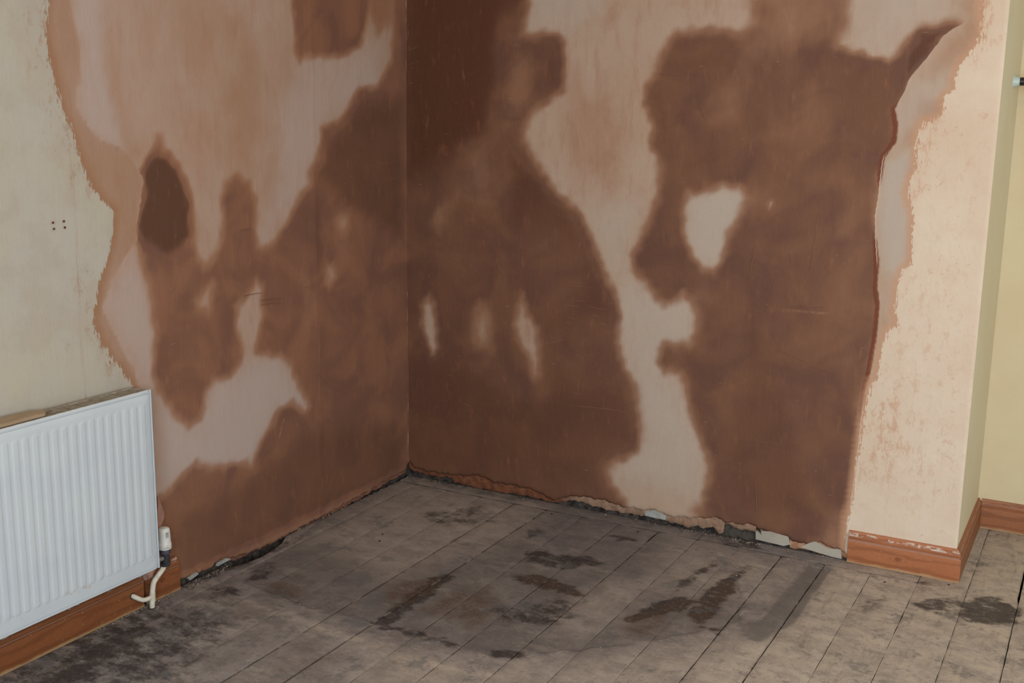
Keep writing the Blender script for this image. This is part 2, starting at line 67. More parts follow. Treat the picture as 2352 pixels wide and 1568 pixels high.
Llip = [(0.0037,0.0494),(-0.0263,0.0267),(-0.1075,0.0226),(-0.1864,0.0187),(-0.2782,0.0119),(-0.4243,0.0046),(-0.5626,-0.0022),(-0.6935,-0.0037),(-0.7936,-0.0097),(-0.8421,-0.0118),(-0.9358,-0.0095),(-1.0036,-0.0054),(-1.0583,0.0041),(-1.0904,0.0091),(-1.1219,0.0187),(-1.1428,0.0198),(-1.1747,0.0079),(-1.2155,0.0088),(-1.2358,0.007),(-1.2509,0.0217),(-1.2592,0.0156),(-1.2851,0.0114),(-1.3139,0.0176),(-1.3309,0.0239)]
Bchip = [(1.489,1.2098),(1.4925,1.2279),(1.4997,1.2341),(1.5017,1.2253),(1.4949,1.2131),(1.4909,1.204)]
Bscr = [((0.0138,1.7577),(0.059,1.772)),((0.0176,1.7025),(0.0444,1.7122)),((0.0148,1.5591),(0.0665,1.5661)),((0.0142,1.8342),(0.0099,1.8011)),((0.7384,0.8924),(0.8149,0.892)),((0.7461,0.8813),(0.8368,0.8805)),((0.7714,0.8249),(0.8078,0.8232)),((0.726,0.804),(0.7958,0.8003)),((0.8101,0.8083),(0.8895,0.799)),((0.8363,0.7774),(0.8725,0.7708)),((0.7364,0.7577),(0.7679,0.7523)),((0.8715,0.804),(0.9072,0.8007)),((0.7277,0.7365),(0.7573,0.7361)),((0.8589,0.7461),(0.918,0.7437)),((1.0709,1.6592),(1.2078,1.6569)),((1.2697,0.7773),(1.3154,0.7755)),((1.54,0.9681),(1.5503,0.9735)),((1.4948,0.8787),(1.5059,0.8735)),((1.4633,0.8325),(1.483,0.8421)),((0.3846,0.4531),(0.4017,0.365)),((0.4017,0.365),(0.417,0.2672)),((0.2728,0.3567),(0.3245,0.3454)),((0.2833,0.3306),(0.3656,0.3273)),((0.3145,0.3129),(0.3863,0.2992)),((0.3455,0.2934),(0.3967,0.2733)),((1.4975,0.2357),(1.5091,0.1174)),((0.6211,0.4513),(0.8183,0.4648)),((0.736,0.4104),(0.9916,0.418)),((1.561,0.874),(1.7095,0.8846)),((1.6753,1.5956),(1.6927,1.5886)),((1.6864,1.5984),(1.7324,1.5832)),((1.6015,1.4102),(1.6202,1.3905)),((1.4335,0.3757),(1.5758,0.3813)),((1.5395,0.7238),(1.6482,0.6897)),((1.6641,0.6761),(1.7545,0.6563)),((0.6362,0.6414),(0.7294,0.6686)),((0.0829,0.6035),(0.136,0.6073)),((1.2205,1.5564),(1.25,1.5046)),((1.1961,1.5681),(1.2282,1.5623)),((1.4489,1.0844),(1.4326,0.9611)),((1.658,1.2153),(1.6424,1.0077)),((1.783,0.4599),(1.8335,0.4704))]
Lscr = [((-0.2955,1.3101),(-0.0607,1.3252)),((-0.1671,1.2538),(-0.0521,1.2612)),((-0.2286,1.0829),(-0.1697,1.0887)),((-0.4012,0.9277),(-0.4287,0.9175)),((-0.8957,0.8776),(-0.7821,0.8715)),((-0.9814,0.904),(-0.8945,0.9046)),((-0.9917,1.1237),(-0.9387,1.1253)),((-1.2561,1.1314),(-1.2098,1.1262)),((-0.8264,0.3653),(-0.795,0.4383)),((-0.8964,0.8626),(-0.7944,0.8562)),((-0.6615,0.8935),(-0.6068,0.893)),((-0.4655,1.041),(-0.4254,1.0423))]
Lchip1 = [(-1.1541,0.0051),(-1.1409,0.016),(-1.1112,0.0196),(-1.0883,0.0084),(-1.1076,0.0073),(-1.1436,0.006)]
Lchip2 = [(-1.2909,0.0121),(-1.2689,0.0191),(-1.251,0.0202),(-1.2436,0.0099),(-1.2597,0.0066),(-1.2836,0.0033)]
Lflap = [(-1.405,0.3268),(-1.3957,0.3025),(-1.3816,0.2651),(-1.3863,0.2492),(-1.3944,0.2373),(-1.4008,0.2221),(-1.4135,0.2234)]
Llump = [(-1.45,0.0798),(-1.4401,0.0936),(-1.4221,0.09),(-1.4087,0.0705),(-1.4246,0.0514),(-1.4431,0.0481),(-1.453,0.062)]
FD = [(0.85,0.02,[(0.1582,-1.9695),(0.1333,-1.8918),(0.0923,-1.7663),(0.0813,-1.6606),(0.1091,-1.5601),(0.1581,-1.6325),(0.1774,-1.7325),(0.1953,-1.8416),(0.2283,-1.9291)]),(0.5,0.03,[(0.0802,-1.3002),(0.1409,-1.2248),(0.2343,-1.2878),(0.186,-1.3538)]),(0.55,0.02,[(0.1049,-1.0783),(0.1434,-1.0118),(0.2152,-1.1406),(0.1534,-1.1972)]),(0.85,0.012,[(0.6951,-1.2367),(0.6749,-1.0307),(0.6686,-0.8124),(0.7317,-0.8175),(0.7409,-0.9535),(0.7406,-1.1042),(0.7516,-1.2379)]),(0.75,0.01,[(0.6604,-1.2222),(0.8464,-1.2164),(0.9837,-1.2182),(1.0143,-1.254),(0.8652,-1.245),(0.6929,-1.2448)]),(0.85,0.008,[(1.0836,-1.2138),(1.1525,-1.1832),(1.1912,-1.1762),(1.1796,-1.2072),(1.1233,-1.2459)]),(0.8,0.02,[(0.8255,-0.4823),(0.9032,-0.4649),(1.0316,-0.4677),(1.0546,-0.5344),(1.0001,-0.575),(0.8803,-0.5701)]),(0.9,0.01,[(0.8861,-0.6977),(0.9711,-0.6648),(1.0749,-0.6785),(1.1627,-0.7149),(1.1499,-0.7535),(1.0287,-0.7459),(0.9302,-0.7427)]),(0.7,0.015,[(0.9634,-0.4482),(1.0562,-0.4305),(1.1259,-0.4572),(1.0756,-0.5089),(0.9944,-0.5121)]),(0.85,0.01,[(1.0091,-0.1917),(1.1026,-0.1873),(1.1324,-0.2096),(1.0732,-0.2396)]),(0.5,0.02,[(0.7315,-0.3039),(0.7813,-0.2587),(0.8078,-0.3461),(0.7826,-0.401)]),(1.0,0.012,[(1.3512,-0.8203),(1.3837,-0.6854),(1.4445,-0.5738),(1.4826,-0.59),(1.4785,-0.6671),(1.4117,-0.7567),(1.3745,-0.8417)]),(0.95,0.012,[(1.5091,-0.6928),(1.5005,-0.5871),(1.5044,-0.4477),(1.5302,-0.2946),(1.552,-0.3161),(1.5696,-0.4297),(1.5712,-0.5835),(1.5654,-0.7133),(1.5652,-0.7923)]),(0.6,0.015,[(1.3982,-0.6085),(1.3988,-0.4479),(1.4418,-0.2131),(1.4512,-0.2885),(1.4361,-0.4673)]),(0.7,0.012,[(1.5279,-0.2873),(1.5497,-0.2086),(1.571,-0.2183),(1.5576,-0.334)]),(0.6,0.012,[(1.586,-0.7532),(1.6147,-0.6951),(1.6398,-0.7219),(1.6182,-0.7883)]),(0.5,0.03,[(0.9275,-0.9954),(1.1076,-0.7782),(1.2354,-0.8877),(1.1017,-1.0345)]),(0.35,0.03,[(0.2791,-0.3819),(0.4458,-0.1679),(0.6142,-0.2935),(0.4545,-0.4414)]),(0.42,0.12,[(-0.0827,-2.1932),(-0.3068,-2.0435),(0.045,-1.3983),(0.3414,-1.4077),(0.5032,-1.8558)]),(0.55,0.02,[(2.0943,-0.2598),(2.1706,-0.1655),(2.2336,-0.1404),(2.2905,-0.183),(2.2407,-0.3029),(2.1779,-0.3108)]),(0.75,0.02,[(2.2226,-0.1583),(2.3296,-0.0572),(2.4069,-0.1337),(2.4106,-0.2602),(2.28,-0.3153),(2.2425,-0.266)]),(0.5,0.02,[(1.9671,-0.315),(2.0217,-0.2447),(2.0044,-0.3682),(1.9691,-0.4251)]),(0.5,0.01,[(2.0733,-0.0615),(2.1277,-0.0546),(2.1458,-0.0849),(2.0937,-0.1032)]),(0.45,0.014,[(-0.0175,-1.2972),(-0.0045,-1.1074),(0.0388,-0.8639),(0.0518,-0.8071),(0.079,-0.8884),(0.067,-1.1006),(0.037,-1.3333)]),(0.25,0.01,[(-0.0048,-0.0029),(0.7425,0.0084),(1.3794,0.0269),(1.3698,-0.0448),(0.7688,-0.046),(0.0264,-0.0658)]),(0.6,0.015,[(1.3368,0.0538),(1.5108,0.0283),(1.5512,-0.0553),(1.4137,-0.0783)])]  # floor stains, plus one broad soft patch painting vignette shade near left
FB = [(0.95,0.012,[(0.224,-1.1681),(0.2659,-1.1355),(0.3623,-1.1433),(0.403,-1.2046),(0.3454,-1.2306),(0.2767,-1.2168)]),(0.8,0.02,[(0.5994,-1.0671),(0.6081,-0.9312),(0.688,-0.8432),(0.7318,-0.9782),(0.6796,-1.1105)]),(0.9,0.025,[(0.7725,-1.1037),(0.7893,-0.9252),(0.8484,-0.8312),(0.9489,-0.9088),(0.989,-1.0485),(0.9733,-1.126),(0.8816,-1.0759)]),(0.7,0.02,[(0.8861,-0.6977),(0.9711,-0.6648),(1.1627,-0.7149),(1.1499,-0.7535),(0.9302,-0.7427)]),(0.6,0.015,[(1.4202,-0.8495),(1.4557,-0.7595),(1.4777,-0.799),(1.4479,-0.8838)]),(0.9,0.03,[(1.3512,-0.8203),(1.4759,-0.5709),(1.4441,-0.7663),(1.4749,-0.9173),(1.386,-0.9363)]),(0.8,0.02,[(1.5091,-0.6928),(1.5302,-0.2946),(1.5721,-0.4283),(1.5652,-0.7923)]),(0.4,0.03,[(0.2565,-1.3127),(0.3716,-1.2827),(0.3869,-1.3813),(0.275,-1.4112)]),(0.4,0.04,[(0.6099,-1.4507),(0.7507,-1.4312),(0.7519,-1.6271),(0.6103,-1.7087)])]
FV = [(0.1605,-1.2052),(0.4457,-1.2469),(0.7042,-1.2383),(0.8713,-1.2544),(1.0375,-1.2343),(1.1258,-1.2504),(1.1891,-1.1987),(1.2826,-1.1078),(1.43,-0.9754),(1.5319,-0.8516),(1.6647,-0.6799),(1.4009,0.1719),(-0.1724,0.1265)]
FW = [(0.9,0.006,[(1.7196,-0.4402),(1.7251,-0.1279),(1.8042,-0.1167),(1.8123,-0.2267),(1.8032,-0.3722),(1.811,-0.5243),(1.804,-0.6265),(1.7678,-0.6881),(1.7549,-0.7807),(1.7132,-0.7726),(1.6531,-0.6867),(1.715,-0.6438)])]
FU = [(1.0,0.06,[(2.4,0.7),(5.2,0.7),(5.2,-6),(2.4,-6)]),(0.6,0.15,[(0.6,-1.75),(2.45,-1.2),(2.45,-6),(0.6,-6)]),(1.0,0.03,[(1.8042,-0.1167),(1.8123,-0.2267),(1.8032,-0.3722),(1.811,-0.5243),(1.7798,-0.7077),(1.7065,-0.8151),(1.5964,-1.226),(2.5097,-0.7),(2.3851,1.3718),(2.0993,0.6972),(1.9138,0.0276)]),(0.15,0.06,[(0.2783,-1.3371),(0.7837,-1.35),(0.997,-1.5713),(0.405,-1.9123)]),(0.62,0.08,[(0.7837,-1.35),(1.1661,-1.3094),(1.4074,-1.0815),(1.6808,-0.7319),(1.7979,-1.11),(0.8978,-1.6284)]),(0.8,0.008,[(0.2151,-1.3066),(0.3207,-1.305),(0.6056,-1.3228),(0.8457,-1.3516),(0.993,-1.3511),(1.1885,-1.325),(1.2003,-1.3462),(0.9884,-1.389),(0.8364,-1.3816),(0.6211,-1.3638),(0.3459,-1.3341)]),(0.45,0.05,[(1.2547,-0.0976),(1.7251,-0.1279),(1.712,-0.4638),(1.3494,-0.5981),(1.2672,-0.3066)]),(0.4,0.04,[(1.1429,-0.9415),(1.1848,-0.5731),(1.3106,-0.4995),(1.328,-0.8338),(1.286,-1.0268)]),(0.55,0.08,[(0.0923,-0.808),(0.0292,-0.0372),(0.6533,-0.0446),(0.7212,-0.3871),(0.5405,-0.9086)])]
Fvoid = [(0.0305,-1.1306),(0.0429,-1.106),(0.054,-1.0642),(0.0613,-1.006),(0.0516,-0.9377),(0.0445,-0.8944),(0.0389,-0.8688)]

# ---------------------------------------------------------------- helpers
rng = random.Random(7)
def tag(o, label=None, cat=None, group=None, kind=None):
    if label: o['label'] = label
    if cat: o['category'] = cat
    if group: o['group'] = group
    if kind: o['kind'] = kind
    return o
def link(name, me, mat=None, parent=None):
    o = bpy.data.objects.new(name, me); C.objects.link(o)
    if mat: me.materials.append(mat)
    if parent: o.parent = parent
    return o
def empty(name, loc=(0, 0, 0)):
    o = bpy.data.objects.new(name, None); C.objects.link(o); o.location = loc
    o.empty_display_size = .05
    return o
def bmobj(name, bm, mat, parent=None, smooth=False):
    me = bpy.data.meshes.new(name)
    bmesh.ops.recalc_face_normals(bm, faces=bm.faces[:])
    bm.to_mesh(me); bm.free()
    if smooth:
        for p in me.polygons: p.use_smooth = True
        try: me.set_sharp_from_angle(angle=math.radians(40))
        except Exception: pass
    o = link(name, me, mat)
    if parent:
        o.parent = parent
        o.matrix_parent_inverse = Matrix.Translation(parent.location).inverted()
    return o
def box(bm, a, b, bev=0):
    x0, y0, z0 = a; x1, y1, z1 = b
    vs = [bm.verts.new(p) for p in ((x0,y0,z0),(x1,y0,z0),(x1,y1,z0),(x0,y1,z0),(x0,y0,z1),(x1,y0,z1),(x1,y1,z1),(x0,y1,z1))]
    fs = [bm.faces.new([vs[i] for i in f]) for f in ((0,3,2,1),(4,5,6,7),(0,1,5,4),(1,2,6,5),(2,3,7,6),(3,0,4,7))]
    if bev:
        es = list({e for f in fs for e in f.edges})
        bmesh.ops.bevel(bm, geom=es, offset=bev, segments=2, affect='EDGES')
def prism(bm, pts, axis, a, b):
    """polygon pts in the plane normal to axis, extruded a..b"""
    def v(p, t):
        return {0: (t, p[0], p[1]), 1: (p[0], t, p[1]), 2: (p[0], p[1], t)}[axis]
    A = [bm.verts.new(v(p, a)) for p in pts]; B = [bm.verts.new(v(p, b)) for p in pts]
    n = len(pts)
    bm.faces.new(A); bm.faces.new(B[::-1])
    for i in range(n): bm.faces.new((A[i], A[(i+1) % n], B[(i+1) % n], B[i]))
def tube(bm, path, r, n=14, caps=True, rough=0):
    path = [Vector(p) for p in path]; rings = []
    for i, p in enumerate(path):
        t = (path[min(i+1, len(path)-1)] - path[max(i-1, 0)]).normalized()
        a = t.orthogonal() if i == 0 else (a - t*a.dot(t))
        a.normalize(); b = t.cross(a)
        rr = r[i] if isinstance(r, (list, tuple)) else r
        ring = []
        for k in range(n):
            th = 2*math.pi*k/n
            q = rr*(1+rough*(rng.random()-.5))
            ring.append(bm.verts.new(p + a*math.cos(th)*q + b*math.sin(th)*q))
        rings.append(ring)
    for A, B in zip(rings, rings[1:]):
        for k in range(n): bm.faces.new((A[k], A[(k+1) % n], B[(k+1) % n], B[k]))
    if caps: bm.faces.new(rings[0][::-1]); bm.faces.new(rings[-1])
def smoothpath(pts, k=8):
    out = []
    P = [Vector(pts[0])] + [Vector(p) for p in pts] + [Vector(pts[-1])]
    for i in range(1, len(P)-2):
        p0, p1, p2, p3 = P[i-1:i+3]
        for j in range(k):
            t = j/k
            out.append(.5*((2*p1) + (p2-p0)*t + (2*p0-5*p1+4*p2-p3)*t*t + (3*p1-p0-3*p2+p3)*t**3))
    out.append(P[-2]); return out

# numpy fields
def wob(P, amp, f, seed=0):
    r = np.random.RandomState(seed); out = np.zeros((len(P), 2))
    for k in range(10):
        fr = f*(.6+1.6*r.rand()); th = r.rand()*6.28; d = np.array([math.cos(th), math.sin(th)])*fr
        ph = r.rand()*6.28
        s = np.sin(P@d*6.283 + ph)/3.2
        out[:, k % 2] += s
    return out*amp
def sdf(P, poly):
    """signed distance, negative inside"""
    V = np.array(poly, float); W = np.roll(V, -1, 0)
    best = np.full(len(P), 1e9); ins = np.zeros(len(P), bool)
    for a, b in zip(V, W):
        e = b-a; L2 = max(e@e, 1e-12)
        d = P-a; t = np.clip((d@e)/L2, 0, 1)
        q = d - t[:, None]*e
        best = np.minimum(best, (q*q).sum(1))
        c = (a[1] > P[:, 1]) != (b[1] > P[:, 1])
        with np.errstate(divide='ignore', invalid='ignore'):
            xi = a[0] + (P[:, 1]-a[1])*(b[0]-a[0])/(b[1]-a[1] if b[1] != a[1] else 1e-12)
        ins ^= c & (P[:, 0] < xi)
    s = np.sqrt(best); s[ins] *= -1
    return s
def sstep(x): x = np.clip(x, 0, 1); return x*x*(3-2*x)
def field(P, ops, soft=1.0):
    v = np.zeros(len(P)); soft = soft*1.3
    for val, blur, poly in ops:
        pa = np.array(poly); m = blur*2
        idx = np.where((P[:, 0] > pa[:, 0].min()-m) & (P[:, 0] < pa[:, 0].max()+m) & (P[:, 1] > pa[:, 1].min()-m) & (P[:, 1] < pa[:, 1].max()+m))[0]
        if not len(idx): continue
        b = blur*soft
        s = sstep(.5 - sdf(P[idx], poly)/(2*b))
        if val >= 0: v[idx] = v[idx]*(1-s) + np.maximum(v[idx], val)*s if val < 2 else s
        else: v[idx] *= 1 + val*s
    return v
def attr(me, name, arr):
    a = me.attributes.new(name, 'FLOAT', 'POINT'); a.data.foreach_set('value', np.asarray(arr, np.float32))
def grid_mesh(name, us, vs, f):
    """grid over us x vs; f(U, V) -> (n,3) coordinates"""
    U, V = np.meshgrid(us, vs); U = U.ravel(); V = V.ravel()
    co = f(U, V); nu, nv = len(us), len(vs)
    i = np.arange(nu*nv).reshape(nv, nu)
    q = np.stack([i[:-1, :-1], i[:-1, 1:], i[1:, 1:], i[1:, :-1]], -1).reshape(-1, 4)
    me = bpy.data.meshes.new(name)
    me.vertices.add(len(co)); me.vertices.foreach_set('co', co.astype(np.float32).ravel())
    me.loops.add(q.size); me.loops.foreach_set('vertex_index', q.ravel().astype(np.int32))
    me.polygons.add(len(q)); me.polygons.foreach_set('loop_start', np.arange(0, q.size, 4, dtype=np.int32))
    me.polygons.foreach_set('loop_total', np.full(len(q), 4, np.int32))
    me.update(calc_edges=True); me.validate()
    me.polygons.foreach_set('use_smooth', np.ones(len(q), bool))
    return me, U, V

# ---------------------------------------------------------------- material helpers
class N:
    def __init__(s, name):
        s.m = bpy.data.materials.new(name); s.m.use_nodes = True
        s.t = s.m.node_tree; s.b = s.t.nodes['Principled BSDF']; s.b.inputs['Specular IOR Level'].default_value = .3
        s.co = s.t.nodes.new('ShaderNodeTexCoord').outputs['Object']
    def n(s, ty, **k):
        n = s.t.nodes.new(ty)
        for a, v in k.items(): setattr(n, a, v)
        return n
    def put(s, sock, v):
        if isinstance(v, bpy.types.NodeSocket): s.t.links.new(v, sock)
        elif isinstance(v, (tuple, list)) and len(v) == 3 and sock.type == 'RGBA': sock.default_value = (*v, 1)
        else: sock.default_value = v
    def math(s, op, a, b=0.0, c=None, clamp=False):
        n = s.n('ShaderNodeMath', operation=op, use_clamp=clamp); s.put(n.inputs[0], a); s.put(n.inputs[1], b)
        if c is not None: s.put(n.inputs[2], c)
        return n.outputs[0]
    def mix(s, f, a, b, mode='MIX'):
        n = s.n('ShaderNodeMix', data_type='RGBA', blend_type=mode); s.put(n.inputs[0], f); s.put(n.inputs[6], a); s.put(n.inputs[7], b)
        return n.outputs[2]
    def noise(s, scale, detail=3, rough=.55, vec=None, st=(1, 1, 1), dist=0, off=(0, 0, 0)):
        mp = s.n('ShaderNodeMapping'); s.put(mp.inputs[0], vec or s.co); mp.inputs['Scale'].default_value = st; mp.inputs['Location'].default_value = off
        n = s.n('ShaderNodeTexNoise'); s.t.links.new(mp.outputs[0], n.inputs['Vector'])
        n.inputs['Scale'].default_value = scale; n.inputs['Detail'].default_value = detail
        n.inputs['Roughness'].default_value = rough; n.inputs['Distortion'].default_value = dist
        return n.outputs[0]
    def map(s, v, a, b, c=0., d=1., smooth=True):
        n = s.n('ShaderNodeMapRange', interpolation_type='SMOOTHSTEP' if smooth else 'LINEAR'); s.put(n.inputs[0], v)
        for i, q in enumerate((a, b, c, d)): s.put(n.inputs[i+1], q)
        return n.outputs[0]
    def at(s, name):
        n = s.n('ShaderNodeAttribute', attribute_name=name); return n.outputs['Fac']
    def ramp(s, v, stops):
        n = s.n('ShaderNodeValToRGB'); s.put(n.inputs[0], v); e = n.color_ramp.elements
        while len(e) < len(stops): e.new(.5)
        for k, (p, c) in enumerate(stops): e[k].position = p; e[k].color = (*c, 1)
        return n.outputs[0]
    def bump(s, h, strength=.3, dist=.002, prev=None):
        n = s.n('ShaderNodeBump'); s.put(n.inputs['Height'], h); n.inputs['Strength'].default_value = strength; n.inputs['Distance'].default_value = dist
        if prev is not None: s.t.links.new(prev, n.inputs['Normal'])
        return n.outputs[0]
    def done(s, col, rough=.8, nrm=None, spec=None, metal=0):
        s.put(s.b.inputs['Base Color'], col); s.put(s.b.inputs['Roughness'], rough)
        if nrm is not None: s.t.links.new(nrm, s.b.inputs['Normal'])
        if spec is not None: s.put(s.b.inputs['Specular IOR Level'], spec)
        s.b.inputs['Metallic'].default_value = metal
        return s.m
def srgb(r, g, b, k=1.0):
    f = lambda c: (c/255/12.92 if c/255 <= .04045 else ((c/255+.055)/1.055)**2.4)*k
    return (min(f(r), .95), min(f(g), .95), min(f(b), .95))

def plaster_material(name, g, dry, dry2, grey, rust, mid, dark, deep, paint, paint2, under, stretch):
    """fresh gypsum plaster, drying in patches, meeting old emulsion paint"""
    s = N(name)
    damp, psd, fr, gr, wm, ed, ew = [s.at(a) for a in ('damp', 'paint', 'fringe', 'grey', 'warm', 'edge', 'edgew')]
    n_big = s.noise(2.6, 4, .6); n_mid = s.noise(9, 4, .6, st=stretch); n_fine = s.noise(60, 4, .65, st=stretch)
    n_cloud = s.noise(5.5, 3, .5, off=(3, 7, 1), dist=.8)
    n_str = s.noise(14, 5, .6, st=tuple(2.6 if v > 1 else (v if v < .9 else 1.) for v in stretch), off=(9, 2, 4))
    # dry skim colour
    c = s.mix(s.map(n_big, .35, .65), dry, dry2)
    c = s.mix(s.math('MULTIPLY', s.map(n_mid, .48, .75), .28), c, rust)
    c = s.mix(s.math('MULTIPLY', s.map(s.noise(5, 6, .7, st=tuple(1.6 if v > 1 else v for v in stretch), off=(1, 1, 7), dist=.6), .48, .66), .5), c, s.mix(.5, rust, dry))
    c = s.mix(s.math('MULTIPLY', s.math('MULTIPLY', wm, .62), s.map(n_cloud, .25, .6)), c, rust)
    c = s.mix(s.math('MULTIPLY', gr, .8), c, grey)
    # damp
    jit = s.math('MULTIPLY', s.math('SUBTRACT', n_cloud, .5), .34)
    jit2 = s.math('MULTIPLY', s.math('SUBTRACT', n_mid, .5), .16)
    edgew = s.math('MULTIPLY', s.map(damp, .02, .35), 1.0)
    d = s.math('ADD', damp, s.math('MULTIPLY', s.math('ADD', jit, jit2), edgew), clamp=True)
    cutw = s.math('ADD', s.at('cut'), s.math('MULTIPLY', s.math('SUBTRACT', n_mid, .5), .006))
    d = s.math('MULTIPLY', d, s.map(cutw, .0, .0025, 1, 0)); 
    wetc = s.mix(s.map(n_cloud, .30, .70), mid, dark)
    wetc = s.mix(s.map(damp, .78, 1.0), wetc, deep)
    wetc = s.mix(s.math('MULTIPLY', s.map(n_str, .55, .75), .30), wetc, rust)
    c = s.mix(s.map(d, .0, .32, 0, .8), c, s.mix(.45, rust, mid))
    c = s.mix(s.map(d, .2, .72), c, wetc)
    # bright lip where the new sheet stops
    lip = s.map(s.math('ABSOLUTE', s.math('ADD', ed, s.math('MULTIPLY', s.math('SUBTRACT', n_mid, .5), .006))), .0006, .0021, 1, 0)
    lip = s.math('MULTIPLY', lip, ew)
    c = s.mix(s.math('MULTIPLY', s.map(s.math('ADD', s.at('run'), s.math('MULTIPLY', s.math('SUBTRACT', n_mid, .5), .5)), .2, .8), .9), c, srgb(112,58,36))
    tn = s.math('MULTIPLY', s.at('tint'), s.map(n_mid, .3, .7, 1, .45))
    c = s.mix(tn, c, under)
    # paint
    ragged = s.math('MULTIPLY', s.math('SUBTRACT', n_fine, .5), .05)
    ragged = s.math('ADD', ragged, s.math('MULTIPLY', s.math('SUBTRACT', n_mid, .5), .025))
    ps = s.math('ADD', psd, s.math('MULTIPLY', ragged, s.math('ADD', .45, s.math('MULTIPLY', fr, 2.0))))
    pm = s.map(ps, -.0015, .0015)
    band = s.map(psd, -.035, -.002)
    c = s.mix(s.math('MULTIPLY', s.math('MULTIPLY', band, s.at('band')), .85), c, under)
    st2 = tuple(1.5 if v > 1 else v for v in stretch)
    n_sc = s.noise(22, 7, .78, st=st2, off=(5, 5, 5))
    worn = s.math('MULTIPLY', s.map(s.math('ADD', n_sc, s.math('MULTIPLY', fr, .10)), .55, .66), fr)
    blo = s.noise(7, 5, .65, off=(6, 2, 6))
    n_spk = s.noise(11, 6, .8, off=(1, 8, 3))
    speck = s.math('MULTIPLY', s.map(n_spk, .595, .63), s.at('speck'))
    pc = s.mix(s.map(n_big, .3, .7), paint, paint2)
    pc = s.mix(s.math('MULTIPLY', s.map(blo, .45, .62), .25), pc, s.mix(.5, under, paint))
    pc = s.mix(s.math('MULTIPLY', fr, .30), pc, s.mix(.5, under, paint))
    pc = s.mix(s.math('MULTIPLY', worn, .8), pc, under)
    pc = s.mix(s.math('MULTIPLY', speck, .5), pc, under)
    c = s.mix(pm, c, pc)
    c = s.mix(lip, c, tuple(min(1, v*1.25) for v in dry))
    c = s.mix(s.math('MULTIPLY', s.at('smear'), s.map(n_fine, .3, .6)), c, under)
    # trowel scratches, fine pale
    n_scr = s.noise(30, 2, .5, st=(stretch[0]*.25 if stretch[0] > 1 else 1, stretch[1]*.25 if stretch[1] > 1 else 1, 6), off=(2, 3, 0), dist=.3)
    scr = s.math('MULTIPLY', s.map(n_scr, .72, .76), .3)
    c = s.mix(s.math('MULTIPLY', scr, s.map(psd, 0, -.01)), c, dry)
    h = s.math('ADD', s.math('MULTIPLY', n_fine, .4), s.math('ADD', s.math('MULTIPLY', n_mid, 1.2), s.math('MULTIPLY', n_big, 2.5)))
    h = s.math('ADD', h, s.math('MULTIPLY', pm, 1.0)); h = s.math('ADD', h, s.math('MULTIPLY', lip, .8))
    nm = s.bump(h, .35, .004)
    rough = s.map(d, .2, .9, .82, .62)
    return s.done(c, rough, nm, .25)

MAT_wall_left = plaster_material('plaster_left', 1, dry=srgb(178,150,133), dry2=srgb(172,143,122), grey=srgb(184,169,163), rust=srgb(160,112,78),
    mid=srgb(142,99,76), dark=srgb(120,84,69), deep=srgb(96,66,50), paint=srgb(185,179,168), paint2=srgb(187,179,160), under=srgb(158,117,88), stretch=(1, 3.0, .8))
MAT_wall_back = plaster_material('plaster_back', 1, dry=srgb(184,158,138), dry2=srgb(180,152,128), grey=srgb(186,172,158), rust=srgb(156,104,72),
    mid=srgb(122,84,62), dark=srgb(106,72,58), deep=srgb(92,56,38), paint=srgb(222,204,182), paint2=srgb(214,192,168), under=srgb(196,150,118), stretch=(3.0, 1, .8))
def simple(name, col, col2=None, rough=.6, sc=20, bump=.15, st=(1,1,1), spec=.3, metal=0, det=4, lo=.35, hi=.65, bd=.001):
    s = N(name); n = s.noise(sc, det, .6, st=st)
    c = s.mix(s.map(n, lo, hi), col, col2 or tuple(v*.85 for v in col))
    return s.done(c, rough, s.bump(n, bump, bd), spec, metal)
MAT_void = simple('dark_void', srgb(38,33,30), srgb(22,20,19), .95)
MAT_void_grey = simple('fins_grey', srgb(70,66,60), srgb(50,46,42), .9)
MAT_brick = simple('old_mortar', srgb(84,76,68), srgb(38,34,32), .95, 30, .8, bd=.004)
def coat_mat():
    s = N('render_coat'); sep = s.n('ShaderNodeSeparateXYZ'); s.put(sep.inputs[0], s.co); n = s.noise(45, 5, .65)
    k = s.map(sep.outputs[0], .70, .80)
    a = s.mix(s.map(n, .35, .65), srgb(128,80,54), srgb(98,60,42)); b = s.mix(s.map(n, .35, .65), srgb(160,128,104), srgb(132,104,84))
    return s.done(s.mix(k, a, b), .9, s.bump(n, .7, .003))
MAT_coat = coat_mat()
MAT_seam = simple('seam_grey', srgb(128,136,142), srgb(118,126,132), .5)
MAT_coat_pale = simple('render_coat_pale', srgb(176,140,112), srgb(160,110,80), .9, 45, .5, bd=.003)
MAT_coat_left = simple('render_coat_left', srgb(142,98,76), srgb(116,78,62), .9, 45, .6, bd=.003)
MAT_board_white = simple('plasterboard', srgb(176,168,152), srgb(164,156,142), .85, 12, .1)
MAT_filler = simple('filler', srgb(170,172,168), srgb(150,148,142), .85, 40, .3)
MAT_flap = simple('pink_plaster', srgb(176,138,122), srgb(160,120,104), .9, 40, .5)
MAT_bead = simple('bead', srgb(176,140,112), srgb(112,78,58), .8, 9, .3, lo=.3, hi=.55)
MAT_scratch = simple('scratch', srgb(158,120,98), srgb(136,98,76), .8)
MAT_plug = simple('plug_red', srgb(112,40,42), srgb(80,30,32), .6)
MAT_yellow = simple('yellow_emulsion', srgb(212,197,160), srgb(208,190,154), .75, 3, .08)
MAT_yellow_ret = simple('pale_emulsion', srgb(222,214,186), srgb(220,210,178), .7, 3, .08)
MAT_ceiling = simple('ceiling_white', srgb(226,220,206), srgb(222,214,198), .8, 4, .1)
MAT_white = simple('white_gloss', srgb(222,222,216), None, .4)
